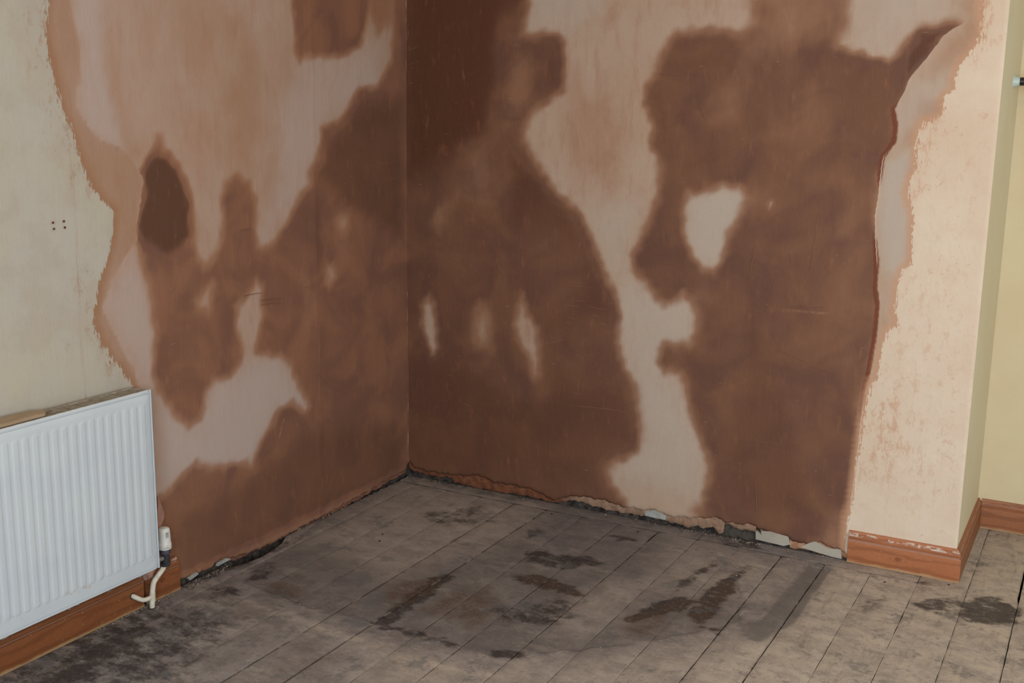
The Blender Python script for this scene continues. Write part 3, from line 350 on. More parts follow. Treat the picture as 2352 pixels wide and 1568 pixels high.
def rad_mat():
    s = N('radiator_enamel'); sep = s.n('ShaderNodeSeparateXYZ'); s.put(sep.inputs[0], s.co)
    n = s.noise(8, 3, .6); sp = s.noise(34, 5, .7, st=(1, 1, 2))
    low = s.map(sep.outputs[2], .215, .185); low = s.math('MULTIPLY', low, s.map(sep.outputs[2], .165, .182))
    c = s.mix(s.map(n, .3, .7), srgb(202,210,214), srgb(197,205,211))
    c = s.mix(s.math('MULTIPLY', s.math('MULTIPLY', low, s.map(sp, .55, .66)), .5), c, srgb(190,172,160))
    c = s.mix(s.math('MULTIPLY', s.map(s.noise(60, 3, .6), .72, .76), .5), c, srgb(190,172,150))
    return s.done(c, .38, s.bump(n, .03, .001), .4)
MAT_rad = rad_mat()
MAT_rad_dusty = simple('dusty_enamel', srgb(176,164,146), srgb(142,128,110), .8, 50, .2)
MAT_mark = simple('grey_print', srgb(168,174,174), srgb(158,164,164), .5)
MAT_mark_dark = simple('dark_print', srgb(70,70,74), srgb(56,56,60), .5)
MAT_cap = simple('cap_plastic', srgb(216,215,208), srgb(208,206,198), .45, 30, .05)
MAT_collar = simple('collar_plastic', srgb(84,84,92), srgb(66,66,74), .45, 60, .2)
MAT_metal = simple('dull_valve_metal', srgb(84,84,88), srgb(58,56,60), .4, 60, .3, metal=.4)
MAT_chrome = simple('valve_nut', srgb(180,182,186), srgb(150,152,156), .3, 40, .1, metal=.7)
MAT_pipe = simple('pipe_paint', srgb(214,208,192), srgb(196,186,166), .5, 60, .3, lo=.4, hi=.7)
MAT_socket = simple('socket_grey', srgb(190,204,196), srgb(178,192,184), .35)
MAT_black = simple('black_rod', srgb(34,26,26), srgb(26,20,22), .35, spec=.5)
MAT_nail = simple('nail', srgb(60,52,48), srgb(36,32,30), .6, 80, .3, metal=.5)
MAT_grit = simple('grit', srgb(176,160,146), srgb(110,98,88), .9, 300)
MAT_grit_dark = simple('grit_dark', srgb(74,66,60), srgb(44,40,38), .95, 300)
MAT_lath = simple('pale_lath', srgb(178,154,128), srgb(164,140,114), .7, 10, .2, st=(12, 1, 12))
def pine(name, a, b, c3, knots, splash, ax=0, k=1.):
    s = N(name); sep = s.n('ShaderNodeSeparateXYZ'); s.put(sep.inputs[0], s.co)
    x, y, z = sep.outputs
    u = s.math('ADD', x, y) if ax == 0 else y
    base = s.noise(3, 3, .5, st=(2, 2, 10))
    w = s.math('ADD', s.math('MULTIPLY', z, 160.), s.math('MULTIPLY', base, 9.0))
    kn = None
    for (ku, kz) in knots:
        du = s.math('MULTIPLY', s.math('SUBTRACT', u, ku), .40); dz = s.math('SUBTRACT', z, kz)
        r = s.math('SQRT', s.math('ADD', s.math('MULTIPLY', du, du), s.math('MULTIPLY', dz, dz)))
        f = s.map(r, .0085, .014, 1, 0)
        w = s.mix(f, w, s.math('MULTIPLY', r, 560.))
        core = s.math('SQRT', s.math('ADD', s.math('MULTIPLY', s.math('MULTIPLY', du, 1.9), s.math('MULTIPLY', du, 1.9)), s.math('MULTIPLY', dz, dz)))
        kk = s.map(core, .0075, .0095, 1, 0); kn = kk if kn is None else s.math('MAXIMUM', kn, kk)
    g = s.math('ADD', s.math('MULTIPLY', s.math('SINE', w), .5), .5)
    fine = s.noise(40, 4, .6, st=(1.5, 1.5, 14))
    col = s.mix(s.math('MULTIPLY', s.map(g, .55, 1.), .55), a, b)
    col = s.mix(s.math('MULTIPLY', s.map(fine, .45, .7), .5), col, b)
    col = s.mix(s.map(s.noise(4, 3, .6), .35, .7, 0, .5), col, c3)
    if kn is not None: col = s.mix(s.math('MULTIPLY', kn, .7), col, b)
    # worn white paint on the moulding and along the groove
    n1 = s.noise(22, 5, .7, st=(1, 1, 3), off=(4, 4, 0)); 
    top = s.math('MULTIPLY', s.map(z, .096, .100), s.map(z, .1105, .107))
    gro = s.math('MULTIPLY', s.map(z, .0795, .081), s.map(z, .086, .0835))
    n0 = s.noise(5, 5, .7, off=(2, 4, 9))
    col = s.mix(s.math('MULTIPLY', s.math('MULTIPLY', top, s.map(s.math('ADD', n1, s.math('MULTIPLY', s.math('SUBTRACT', n0, .5), .6)), .50, .58)), splash), col, srgb(200,184,170))
    col = s.mix(s.math('MULTIPLY', gro, .6*splash), col, srgb(172,146,132))
    # splashes and a dusty foot
    n2 = s.noise(55, 3, .6, st=(2.2, 2.2, .35), off=(7, 1, 0)); n3 = s.noise(120, 2, .5)
    col = s.mix(s.math('MULTIPLY', s.map(n2, .74, .78), .6*splash), col, srgb(200,176,156))
    col = s.mix(s.math('MULTIPLY', s.map(n3, .70, .74), .55*splash), col, srgb(200,176,156))
    foot = s.map(s.math('ADD', z, s.math('MULTIPLY', s.noise(14, 3, .6), .018)), .022, .012)
    col = s.mix(s.math('MULTIPLY', foot, .65), col, srgb(188,160,118))
    return s.done(col, .5, s.bump(s.math('ADD', g, s.math('MULTIPLY', n1, .8)), .12, .0008), .35)
MAT_pine = pine('pine_skirting', srgb(176,112,74), srgb(130,76,48), srgb(166,102,66), ((1.9916, 0.0452),), 1.0)
MAT_pine_plain = pine('pine_skirting_plain', srgb(158,102,68), srgb(120,74,48), srgb(142,92,62), ((9., .05),), .12)
MAT_pine_dark = pine('pine_skirting_left', srgb(138,84,50), srgb(108,62,36), srgb(126,74,44), ((-1.42, .06), (-2.3, .05)), .7, ax=1)
def board_mat(name, ax):
    s = N(name); oi = s.n('ShaderNodeObjectInfo'); rnd = oi.outputs['Random']
    comb = s.n('ShaderNodeCombineXYZ'); s.put(comb.inputs[0], s.math('MULTIPLY', rnd, 37.)); s.put(comb.inputs[1], s.math('MULTIPLY', rnd, 91.))
    add = s.n('ShaderNodeVectorMath', operation='ADD'); s.put(add.inputs[0], s.co); s.put(add.inputs[1], comb.outputs[0]); v = add.outputs[0]
    st = (1, .07, 1) if ax == 'y' else (.07, 1, 1)
    dark, brown, wet, dust, var = [s.at(a) for a in ('dark', 'brown', 'wet', 'dust', 'varnish')]; ve = s.at('vedge')
    grain = s.noise(160, 4, .6, vec=v, st=st); grain2 = s.noise(34, 5, .65, vec=v, st=tuple(q*2.2 if q < 1 else 1 for q in st))
    blot = s.noise(5, 5, .65, off=(3, 1, 0)); spk = s.noise(70, 5, .75, off=(1, 2, 0)); mid = s.noise(16, 8, .74, off=(8, 2, 0), st=(.75, 1, 1)); smear = s.noise(9, 9, .78, off=(2, 9, 0), st=(.6, 1, 1)); flake = s.noise(13, 12, .82, off=(4, 1, 3), st=(.8, 1, 1))
    sm2 = s.noise(24, 9, .82, off=(5, 7, 0), st=(.7, 1, 1)); scuff = s.noise(50, 5, .7, off=(2, 2, 8), st=(.35, 1, 1))
    c = s.mix(s.map(blot, .35, .65), srgb(146,136,131), srgb(128,118,114))
    c = s.mix(s.math('MULTIPLY', s.map(mid, .44, .62), .65), c, srgb(104,96,94))
    c = s.mix(s.math('MULTIPLY', s.map(smear, .52, .60), .6), c, srgb(166,154,144))
    c = s.mix(s.math('MULTIPLY', s.map(flake, .50, .53), .30), c, srgb(112,104,102))
    c = s.mix(s.math('MULTIPLY', s.map(sm2, .53, .64), .45), c, srgb(92,84,80))
    c = s.mix(s.math('MULTIPLY', s.map(grain, .50, .70), .28), c, srgb(84,74,68))
    c = s.mix(s.math('MULTIPLY', var, .44), c, srgb(94,86,83))
    # cement dust
    dn = s.math('MULTIPLY', dust, s.map(mid, .66, .42, .62, 1.))
    c = s.mix(s.math('MULTIPLY', dn, .88), c, s.mix(s.map(smear, .4, .6), srgb(188,173,158), srgb(176,161,146)))
    c = s.mix(s.math('MULTIPLY', s.math('MULTIPLY', dust, s.map(flake, .54, .57)), .42), c, srgb(122,112,106))
    c = s.mix(s.math('MULTIPLY', s.math('MULTIPLY', dust, s.map(flake, .46, .44)), .35), c, srgb(196,178,158))
    c = s.mix(s.math('MULTIPLY', s.math('MULTIPLY', dust, s.map(grain2, .54, .68)), .38), c, srgb(124,110,96))
    c = s.mix(s.math('MULTIPLY', s.math('MULTIPLY', dust, s.map(sm2, .55, .62)), .45), c, srgb(116,106,98))
    # stains and the painted near-left vignette, broken up by the wear of the boards
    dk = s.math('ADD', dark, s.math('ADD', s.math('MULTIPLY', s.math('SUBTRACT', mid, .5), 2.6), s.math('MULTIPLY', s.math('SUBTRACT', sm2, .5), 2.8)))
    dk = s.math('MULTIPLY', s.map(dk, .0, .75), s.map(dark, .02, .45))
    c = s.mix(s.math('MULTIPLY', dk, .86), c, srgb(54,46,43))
    bk_ = s.math('MULTIPLY', brown, s.map(sm2, .60, .42, .35, 1.))
    c = s.mix(s.math('MULTIPLY', bk_, .82), c, srgb(86,64,46))
    c = s.mix(s.math('MULTIPLY', s.math('MULTIPLY', s.math('ADD', brown, dark, clamp=True), s.map(spk, .56, .64)), .5), c, srgb(150,136,124))
    c = s.mix(s.math('MULTIPLY', s.map(wet, .2, .8), .66), c, s.mix(s.map(grain2, .4, .7), srgb(106,100,96), srgb(98,91,86)))
    ed = s.map(s.math('ABSOLUTE', s.math('ADD', ve, s.math('ADD', .004, s.math('MULTIPLY', s.math('SUBTRACT', mid, .5), .03)))), .001, .008, 1, 0)
    c = s.mix(s.math('MULTIPLY', s.math('MULTIPLY', ed, s.map(blot, .4, .55)), .45), c, srgb(74,64,62))
    c = s.mix(s.math('MULTIPLY', s.map(s.noise(7, 6, .75, off=(4, 4, 4)), .55, .62), .55), c, srgb(100,99,98))
    c = s.mix(s.math('MULTIPLY', s.map(spk, .60, .66), .5), c, srgb(80,70,64))
    c = s.mix(s.math('MULTIPLY', s.map(scuff, .62, .70), .4), c, srgb(168,156,146))
    c = s.mix(s.math('MULTIPLY', s.map(s.noise(90, 3, .6, off=(9, 9, 9)), .70, .74), .5), c, srgb(182,170,158))
    sz = s.n('ShaderNodeSeparateXYZ'); s.put(sz.inputs[0], s.co)
    jn = s.noise(11, 4, .7, off=(0, 3, 3)); jc = s.mix(s.map(jn, .52, .62), srgb(40,34,31), srgb(150,136,122))
    c = s.mix(s.map(sz.outputs[2], -.0018, -.0034), c, jc)
    jl = s.map(s.math('ABSOLUTE', s.math('ADD', sz.outputs[1], .077)), .0030, .0050, 1, 0); jl = s.math('MULTIPLY', jl, s.map(sz.outputs[0], 2.12, 2.08))
    c = s.mix(s.math('MULTIPLY', jl, s.map(jn, .62, .45, .25, .9)), c, srgb(44,38,34))
    h = s.math('ADD', s.math('MULTIPLY', grain, .5), s.math('ADD', mid, s.math('MULTIPLY', spk, .4)))
    return s.done(c, s.map(wet, 0, 1, .82, .6), s.bump(h, .35, .0018), .25)
MAT_board = board_mat('old_floorboard', 'y'); MAT_board_x = board_mat('old_floorboard_cross', 'x')


# ================================================================ SETTING
XL, XR, YF, YB, ZC = 0.0, 4.6, -5.1, 0.6, 2.55
XC = 2.19       # external corner of the chimney breast

# ---- floor: dark void below, boards laid over it, each its own part
bm = bmesh.new()
box(bm, (-.35, YF-.1, -.26), (XR+.1, YB+.1, -.2))
floor = tag(bmobj('floor', bm, MAT_void), kind='structure')
bm = bmesh.new()
for yj in (-.35, -.75, -1.15, -1.55, -1.95, -2.4, -2.9, -3.4, -3.9, -4.4, -4.9): box(bm, (-.05, yj-.025, -.2), (XR, yj+.025, -.024))
box(bm, (-.05, .2, -.2), (XR, .25, -.024))
bmobj('joist', bm, MAT_void, floor)['kind'] = 'stuff'

joints = [.092, .2435, .402, .553, .700, .8545, 1.0085, 1.167, 1.317, 1.472, 1.628, 1.780, 1.935, 2.0865, 2.240, 2.3955]
gaps = [.0018, .002, .0022, .0012, .0026, .0022, .0024, .0028, .0018, .0012, .0024, .0032, .0015, .0016, .0010, .0022]
while joints[-1] < 4.5: joints.append(joints[-1]+.1535); gaps.append(.0025)
edges = [.003]+joints+[4.59]; gg = [0]+gaps+[0]
def floor_fields(me, co):
    P = co[:, :2] + wob(co[:, :2], .010, 9, 3) + wob(co[:, :2], .004, 35, 5)
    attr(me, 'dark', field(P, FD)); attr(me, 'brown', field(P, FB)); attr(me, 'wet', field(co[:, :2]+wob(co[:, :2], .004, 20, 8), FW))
    attr(me, 'dust', field(P, FU, 1.2))
    s = sdf(P, FV) if len(P) else np.zeros(0)
    attr(me, 'varnish', sstep(.5 - s/.02))
    attr(me, 'vedge', np.where(P[:, 1] < -.35, s, 1.0))
def board(name, x0, x1, y0, y1, seed, left=None, along='y', zt=0.0):
    r = random.Random(seed)
    vis = -2.25
    ys = [y1]
    step = .018
    y = y1
    while y-step > max(vis, y0): y -= step; ys.append(y)
    if y0 < vis:
        ys += list(np.linspace(vis, y0, 5))
    else: ys.append(y0)
    ys = np.array(sorted(set(round(v, 5) for v in ys)))
    nx = 9
    ts = np.linspace(0, 1, nx)
    cup = r.uniform(-.0008, .0012); dz = r.uniform(-.0012, .0004)+zt
    def fn(U, V):
        lo = x0 + (np.interp(V, left[0], left[1]) if left is not None else 0)
        nzl = .0004*np.sin(V*13+seed)+.0004*np.sin(V*61+2*seed); nzr = .0004*np.sin(V*11+3*seed)+.0004*np.sin(V*53+seed)
        if seed == 18: nzr = nzr - .0035*sstep((V+.235)/.02)*(1-.6*sstep((V+.12)/.05))
        if seed == 26: nzr = nzr - .0045*sstep((V+.10)/.06)
        a = lo+nzl*(x0 > .05); b = x1+nzr
        X = a+(b-a)*U
        Z = dz + cup*(1-(2*U-1)**2) - .0016*(np.abs(2*U-1) > .97)
        return np.stack([X, V, Z], 1)
    me, U, V = grid_mesh(name, ts, ys, fn)
    nv = len(ys)
    co = np.zeros(len(me.vertices)*3, np.float32); me.vertices.foreach_get('co', co); co = co.reshape(-1, 3)
    # add the edges and underside
    bm = bmesh.new(); bm.from_mesh(me)
    be = [e for e in bm.edges if e.is_boundary]
    ret = bmesh.ops.extrude_edge_only(bm, edges=be)
    nvs = [v for v in ret['geom'] if isinstance(v, bmesh.types.BMVert)]
    for v in nvs: v.co.z -= .022
    for f in bm.faces: f.smooth = True
    bm.to_mesh(me); bm.free()
    co = np.zeros(len(me.vertices)*3, np.float32); me.vertices.foreach_get('co', co); co = co.reshape(-1, 3)
    floor_fields(me, co.astype(float))
    try: me.set_sharp_from_angle(angle=math.radians(50))
    except Exception: pass
    o = link(name, me, MAT_board, floor)
    return o
boards = []
vy = sorted(Fvoid, key=lambda p: p[1])
leftprof = (np.array([-6, vy[0][1]-.05] + [p[1] for p in vy] + [vy[-1][1]+.06, 1]), np.array([0, 0] + [p[0]-.003 for p in vy] + [.002, .001]))
for i in range(len(edges)-1):
    a, b = edges[i]+gg[i]/2, edges[i+1]-gg[i+1]/2
    ytop = -.0795
    if edges[i] > 1.24 and edges[i+1] < 1.48: ytop = .010
    if abs(edges[i]-1.167) < .01: ytop = -.0795
    if edges[i] > 2.07: ytop = .61
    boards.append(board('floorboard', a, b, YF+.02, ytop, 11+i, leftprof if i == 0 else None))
# the board that closes off the ends along the chimney breast, in two lengths
def cross_board(x0, x1, y0, y1, seed):
    xs = np.arange(x0, x1, .015); xs = np.append(xs, x1); ts = np.linspace(0, 1, 7)
    def fn(U, V):
        a = y0+.0012*np.sin(U*31+seed); Z = -.0004+.0008*np.sin(U*3+seed)-.0015*(np.abs(2*V-1) > .97)
        return np.stack([U, a+(y1-a)*V, Z], 1)
    me, U, V = grid_mesh('floorboard', xs, ts, fn)
    bm = bmesh.new(); bm.from_mesh(me)
    ret = bmesh.ops.extrude_edge_only(bm, edges=[e for e in bm.edges if e.is_boundary])
    for v in ret['geom']:
        if isinstance(v, bmesh.types.BMVert): v.co.z -= .022
    for f in bm.faces: f.smooth = True
    bm.to_mesh(me); bm.free()
    co = np.zeros(len(me.vertices)*3, np.float32); me.vertices.foreach_get('co', co)
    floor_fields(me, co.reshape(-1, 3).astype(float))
    try: me.set_sharp_from_angle(angle=math.radians(50))
    except Exception: pass
    return link('floorboard', me, MAT_board_x, floor)
cross_board(.004, 1.238, -.0745, .013, 1); cross_board(1.428, 2.085, -.0745, .013, 5)
# a patch between them where the boards were trimmed short
cross_board(1.2405, 1.3155, -.0755, .013, 9)
for (x, y) in ((.738, -.110), (1.10, -.118), (.30, -.62), (.33, -.68), (1.99, -.13), (2.18, -.045)):
    p = min(boards, key=lambda q: abs(np.mean([v.co.x for v in (q.data.vertices[0], q.data.vertices[8])])-x))
    bm = bmesh.new(); bmesh.ops.create_cone(bm, cap_ends=True, segments=12, radius1=.0042, radius2=.0036, depth=.0016, matrix=Matrix.Translation((x, y, .0012)))
    bmobj('nail_head', bm, MAT_nail, p)

# ---- walls
def wall_grid(lo, hi, dlo, dhi, step):
    a = [lo] if lo < dlo-1e-6 else []
    a += list(np.arange(dlo, dhi, step)) + [dhi]
    if hi > dhi+1e-6: a += list(np.linspace(dhi, hi, 6))[1:]
    return np.array(sorted(set(np.round(a, 5))))
def lipf(prof, seed):
    xs = np.array([p[0] for p in prof]); zs = np.array([p[1] for p in prof]); o = np.argsort(xs); xs = xs[o]; zs = zs[o]
    def f(u):
        return np.interp(u, xs, zs) + .0022*np.sin(u*97+seed)+.0015*np.sin(u*211+seed*2)+.001*np.sin(u*430)
    return f, xs[0], xs[-1]
def plaster_wall(name, kindaxis, us, vs, zbot, mat, feats, relief, thick=.013):
    """us along the wall, vs = 0..1 rows warped from the ragged bottom edge to the top"""
    def fn(U, V):
        zb = zbot(U); Z = np.where(V < .3, zb+(0.3-zb)*(V/.3), V)
        r = relief(U, Z)
        # rolled lip at the foot
        r = r - .004*np.exp(-((Z-zb)/.006)**2)
        return np.stack([r, U, Z], 1) if kindaxis == 0 else np.stack([U, -r, Z], 1)
    me, U, V = grid_mesh(name, us, vs, fn)
    # turn the bottom row back into the wall
    bm = bmesh.new(); bm.from_mesh(me); bm.verts.ensure_lookup_table()
    nu = len(us)
    bot = [bm.verts[i] for i in range(nu)]
    new = []
    for v in bot:
        c = v.co.copy()
        if kindaxis == 0: c.x -= thick
        else: c.y += thick
        c.z += .002; new.append(bm.verts.new(c))
    for i in range(nu-1): bm.faces.new((bot[i], new[i], new[i+1], bot[i+1])).smooth = True
    if kindaxis == 1: bmesh.ops.reverse_faces(bm, faces=bm.faces[:]) if False else None
    bm.to_mesh(me); bm.free()
    co = np.zeros(len(me.vertices)*3, np.float32); me.vertices.foreach_get('co', co); co = co.reshape(-1, 3).astype(float)
    P = co[:, [1, 2]] if kindaxis == 0 else co[:, [0, 2]]
    feats(me, P)
    me.materials.append(mat)
    o = bpy.data.objects.new(name, me); C.objects.link(o)
    return tag(o, kind='structure')
vs = np.concatenate([[0, .01, .02, .03], np.arange(.036, 2.0, .006), [2.0, 2.2, ZC]])

def feats_left(me, P):
    Q = P + wob(P, .006, 10, 1) + wob(P, .0015, 35, 2)
    attr(me, 'damp', field(Q, LD, 1.25)); ps = -sdf(P+wob(P, .003, 30, 4), LP)
    attr(me, 'paint', ps); attr(me, 'fringe', field(Q, LF, 1.6)); attr(me, 'grey', field(Q, LG, 1.3)); attr(me, 'warm', field(Q, LW, 1.3))
    sk = sdf(P+wob(P, .003, 25, 6), LS)
    attr(me, 'edge', sk); attr(me, 'edgew', .12*sstep((P[:, 1]-.15)/.05)*(ps < 0)); attr(me, 'tint', .62*sstep(.5-sk/.008)); attr(me, 'run', 0*ps); attr(me, 'cut', np.where(P[:, 0] < -1.3, -sk, -.05))
    attr(me, 'band', np.where(sk < 0.002, 1.0, 0.0)); attr(me, 'speck', (.5*sstep(1-np.abs(ps-.08)/.12)))
    # taped joint line in the old paint and the long plumb crack beside the corner
    u, z = P[:, 0], P[:, 1]
    line = np.exp(-((u+1.652+.004*np.sin(z*9))/.0028)**2)*(z < 1.42)*(.45+.2*np.sin(z*40))
    crack = .75*np.exp(-((u+.5895+.002*np.sin(z*30))/.0028)**2)*sstep((z-.42)/.03)*sstep((.72-z)/.03)
    attr(me, 'smear', np.clip(line*(ps > .004)+crack, 0, 1))
def relief_left(U, Z):
    P = np.stack([U, Z], 1)
    return .0016*np.sin(U*2.3+Z*1.7)+.0012*np.sin(U*5.1-Z*3.3)-.0016*sstep(.5-sdf(P, LS)/.006) + .001*np.exp(-((U+.595)/.012)**2)
f_l, a0, a1 = lipf(Llip, 1.0)
def zb_left(U): return np.where(U > -1.345, f_l(np.clip(U, a0, a1)), .01)
us_l = wall_grid(YF, 0, -2.15, 0, .006)
wall_left = plaster_wall('wall_left', 0, us_l, vs, zb_left, MAT_wall_left, feats_left, relief_left)

def feats_back(me, P):
    Q = P + wob(P, .006, 10, 11) + wob(P, .0015, 35, 12)
    attr(me, 'damp', field(Q, BD, 1.25)); ps = -sdf(P+wob(P, .003, 30, 14), BP)
    attr(me, 'paint', ps); attr(me, 'fringe', field(Q, BF, 1.3)); attr(me, 'grey', field(Q, BG, 1.3)); attr(me, 'warm', field(Q, BW, 1.3))
    e = sdf(P+wob(P, .0015, 30, 16), BE)
    attr(me, 'edge', e); attr(me, 'cut', np.where(P[:, 0] > 1.5, e, -.05)); attr(me, 'edgew', field(P, BEw))
    attr(me, 'band', np.ones(len(P))*.9); attr(me, 'speck', .8*sstep(ps/.03))
    u, z = P[:, 0], P[:, 1]
    # rust-brown run down the edge of the sheet
    run = np.exp(-((e+.003)/.009)**2)*sstep((z-.45)/.1)*sstep((1.62-z)/.1)*(u > 1.5)*(1-.9*np.exp(-((z-1.23)/.09)**4)); attr(me, 'run', run); attr(me, 'tint', 0*u)
    cr = .6*np.exp(-((z-.862-.02*(u-1.6))/.0028)**2)*sstep((u-1.55)/.01)*sstep((1.72-u)/.02)
    attr(me, 'smear', np.clip(cr*.5, 0, 1))
def relief_back(U, Z):
    P = np.stack([U, Z], 1)
    e = sdf(P, BE)
    r = .0016*np.sin(U*2.9+Z*1.3)+.0012*np.sin(U*4.7-Z*3.9)
    return r + .0025*sstep(.5-e/.006) - .003*sstep((U-2.186)/.004)
f_b, b0, b1 = lipf(Blip, 2.0)
def zb_back(U): return np.where(U < 1.842, f_b(np.clip(U, b0, b1)), .01)
us_b = wall_grid(0, XC, 0, XC, .006)
wall_back = plaster_wall('wall_back', 1, us_b, vs, zb_back, MAT_wall_back, feats_back, relief_back)

# masonry showing below the plaster
def rough_slab(name, axis, u0, u1, z0, z1, off, amp, mat, parent, step=.008, prof=None, seed=0):
    us = np.arange(u0, u1, step); us = np.append(us, u1); vs_ = np.linspace(0, 1, max(3, int((z1-z0)/step)))
    pf = prof
    def fn(U, V):
        zb = pf(U) if pf is not None else np.full(len(U), z0)
        Z = zb+(z1-zb)*V
        r = np.array([mnoise.fractal(Vector((u*38, z*38, seed)), 1, 2, 3) for u, z in zip(U, Z)])*amp
        edge = -.003*np.exp(-(V/.10)**2) if pf is not None else 0
        d = off + r + edge
        return np.stack([d, U, Z], 1) if axis == 0 else np.stack([U, -d, Z], 1)
    me, U, V = grid_mesh(name, us, vs_, fn)
    if pf is not None:
        bm = bmesh.new(); bm.from_mesh(me); bm.verts.ensure_lookup_table(); nu = len(us)
        bot = [bm.verts[i] for i in range(nu)]; new = []
        for v in bot:
            c = v.co.copy()
            if axis == 0: c.x -= .01
            else: c.y += .01
            new.append(bm.verts.new(c))
        for i in range(nu-1): bm.faces.new((bot[i], new[i], new[i+1], bot[i+1])).smooth = True
        bm.to_mesh(me); bm.free()
    o = link(name, me, mat, parent)
    return o
rough_slab('masonry', 1, -.02, 1.86, -.2, .09, -.019, .003, MAT_brick, wall_back, seed=1)
rough_slab('masonry', 0, -1.52, .02, -.2, .12, -.019, .003, MAT_brick, wall_left, seed=2)
f_c, c0, c1 = lipf(Bcoat, 3.0)
rough_slab('render_coat', 1, .003, 1.5335, 0, .085, -.0025, .0018, MAT_coat, wall_back, step=.004, prof=lambda U: f_c(np.clip(U, c0, c1)), seed=3)
def f_r(U): return .006+.003*np.sin(U*60)+.002*np.sin(U*140)
rough_slab('render_coat', 1, 1.635, 1.842, 0, .06, -.003, .003, MAT_coat_pale, wall_back, step=.004, prof=f_r, seed=4)
f_lc = lambda U: np.maximum(f_l(np.clip(U, a0, a1))-.011-.005*np.sin(U*23)**2, -.012)
rough_slab('render_coat', 0, -1.1, -.004, 0, .05, -.005, .003, MAT_coat_left, wall_left, step=.005, prof=f_lc, seed=5)
def flat_piece(name, pts, axis, d0, d1, mat, parent, label=None):
    bm = bmesh.new(); 
    if axis == 0: prism(bm, pts, 0, d0, d1)
    else: prism(bm, pts, 1, -d0, -d1)
    o = bmobj(name, bm, mat, parent)
    if label: o['label'] = label
    return o
flat_piece('plasterboard_offcut', Bboard1, 1, -.013, .0015, MAT_board_white, wall_back, 'pale grey offcut beside the dark hole')
flat_piece('plasterboard_offcut', Bboard2, 1, -.013, .0012, MAT_board_white, wall_back, 'pale grey offcut beside the skirting end')
flat_piece('filler_patch', Bfiller, 1, -.01, .0005, MAT_filler, wall_back)
flat_piece('paint_flake', Lchip1, 0, -.012, .001, MAT_filler, wall_left)
flat_piece('paint_flake', Lchip2, 0, -.012, .001, MAT_filler, wall_left)
flat_piece('plaster_flap', Lflap, 0, -.006, .004, MAT_flap, wall_left)
# lump of rough plaster above the pipe
bm = bmesh.new(); bmesh.ops.create_icosphere(bm, subdivisions=3, radius=1, matrix=Matrix.Translation((.004, -1.462, .096)) @ Matrix.Diagonal((.022, .026, .026, 1)))
for v in bm.verts:
    v.co += (v.co-Vector((.004, -1.462, .096))).normalized()*mnoise.noise(v.co*60)*.008
bmobj('plaster_lump', bm, MAT_flap, wall_left, True)
# pale bead run down the internal corner
bm = bmesh.new(); path = []; z = .06; rad = []
while z < ZC:
    q = mnoise.noise(Vector((z*9, 1.3, 0))); path.append((.0012+.0012*q, -.0012-.001*mnoise.noise(Vector((z*14, 5, 0))), z)); rad.append(.0029+.0016*mnoise.noise(Vector((z*30, 0, 9)))); z += .012
tube(bm, path, rad, 8)
bmobj('corner_bead', bm, MAT_bead, wall_back, True)
flat_piece('plaster_chip', Bchip, 1, -.004, .0045, MAT_flap, wall_back, 'small pale chipped spot')
def strokes(name, segs, axis, mat, parent, w=.0006):
    bm = bmesh.new()
    for (a, b) in segs:
        a = Vector(a); b = Vector(b); d = (b-a).normalized(); nn = Vector((-d.y, d.x))
        k = 6; m = (a+b)/2+nn*(b-a).length*.03; pts = [a*(1-t)**2+m*2*t*(1-t)+b*t*t for t in [i/k for i in range(k+1)]]
        L = []; Rr = []
        for i, p in enumerate(pts):
            ww = w*.5*(.25+math.sin(math.pi*(i+.4)/(k+.8)))
            L.append(p+nn*ww); Rr.append(p-nn*ww)
        prism(bm, [tuple(p) for p in L+Rr[::-1]], axis, *((-.004, .0042) if axis == 0 else (.004, -.0042)))
    o = bmobj(name, bm, mat, parent); o['kind'] = 'stuff'
    return o
strokes('trowel_mark', Bscr, 1, MAT_scratch, wall_back)
strokes('trowel_mark', Lscr, 0, MAT_scratch, wall_left)
# four plug holes
for (u, z) in ((-1.727, 1.205), (-1.691, 1.206), (-1.725, 1.188), (-1.689, 1.189)):
    bm = bmesh.new()
    n = 14
    for r0, r1, x0, x1 in ((.0034, .0026, .0022, .0026), (.0026, .0012, .0026, .0012)):
        A = [bm.verts.new((x0, u+r0*math.cos(t*6.2832/n), z+r0*math.sin(t*6.2832/n))) for t in range(n)]
        B = [bm.verts.new((x1, u+r1*math.cos(t*6.2832/n), z+r1*math.sin(t*6.2832/n))) for t in range(n)]
        for t in range(n): bm.faces.new((A[t], A[(t+1) % n], B[(t+1) % n], B[t]))
        if r1 < .002: bm.faces.new(B)
    bmobj('wall_plug', bm, MAT_plug, wall_left, True)

# plain painted walls
def plain(name, a, b, mat):
    bm = bmesh.new(); box(bm, a, b); return tag(bmobj(name, bm, mat), kind='structure')
wall_return = plain('wall_return', (XC-.006, .0055, .0), (XC, YB, ZC), MAT_yellow_ret)
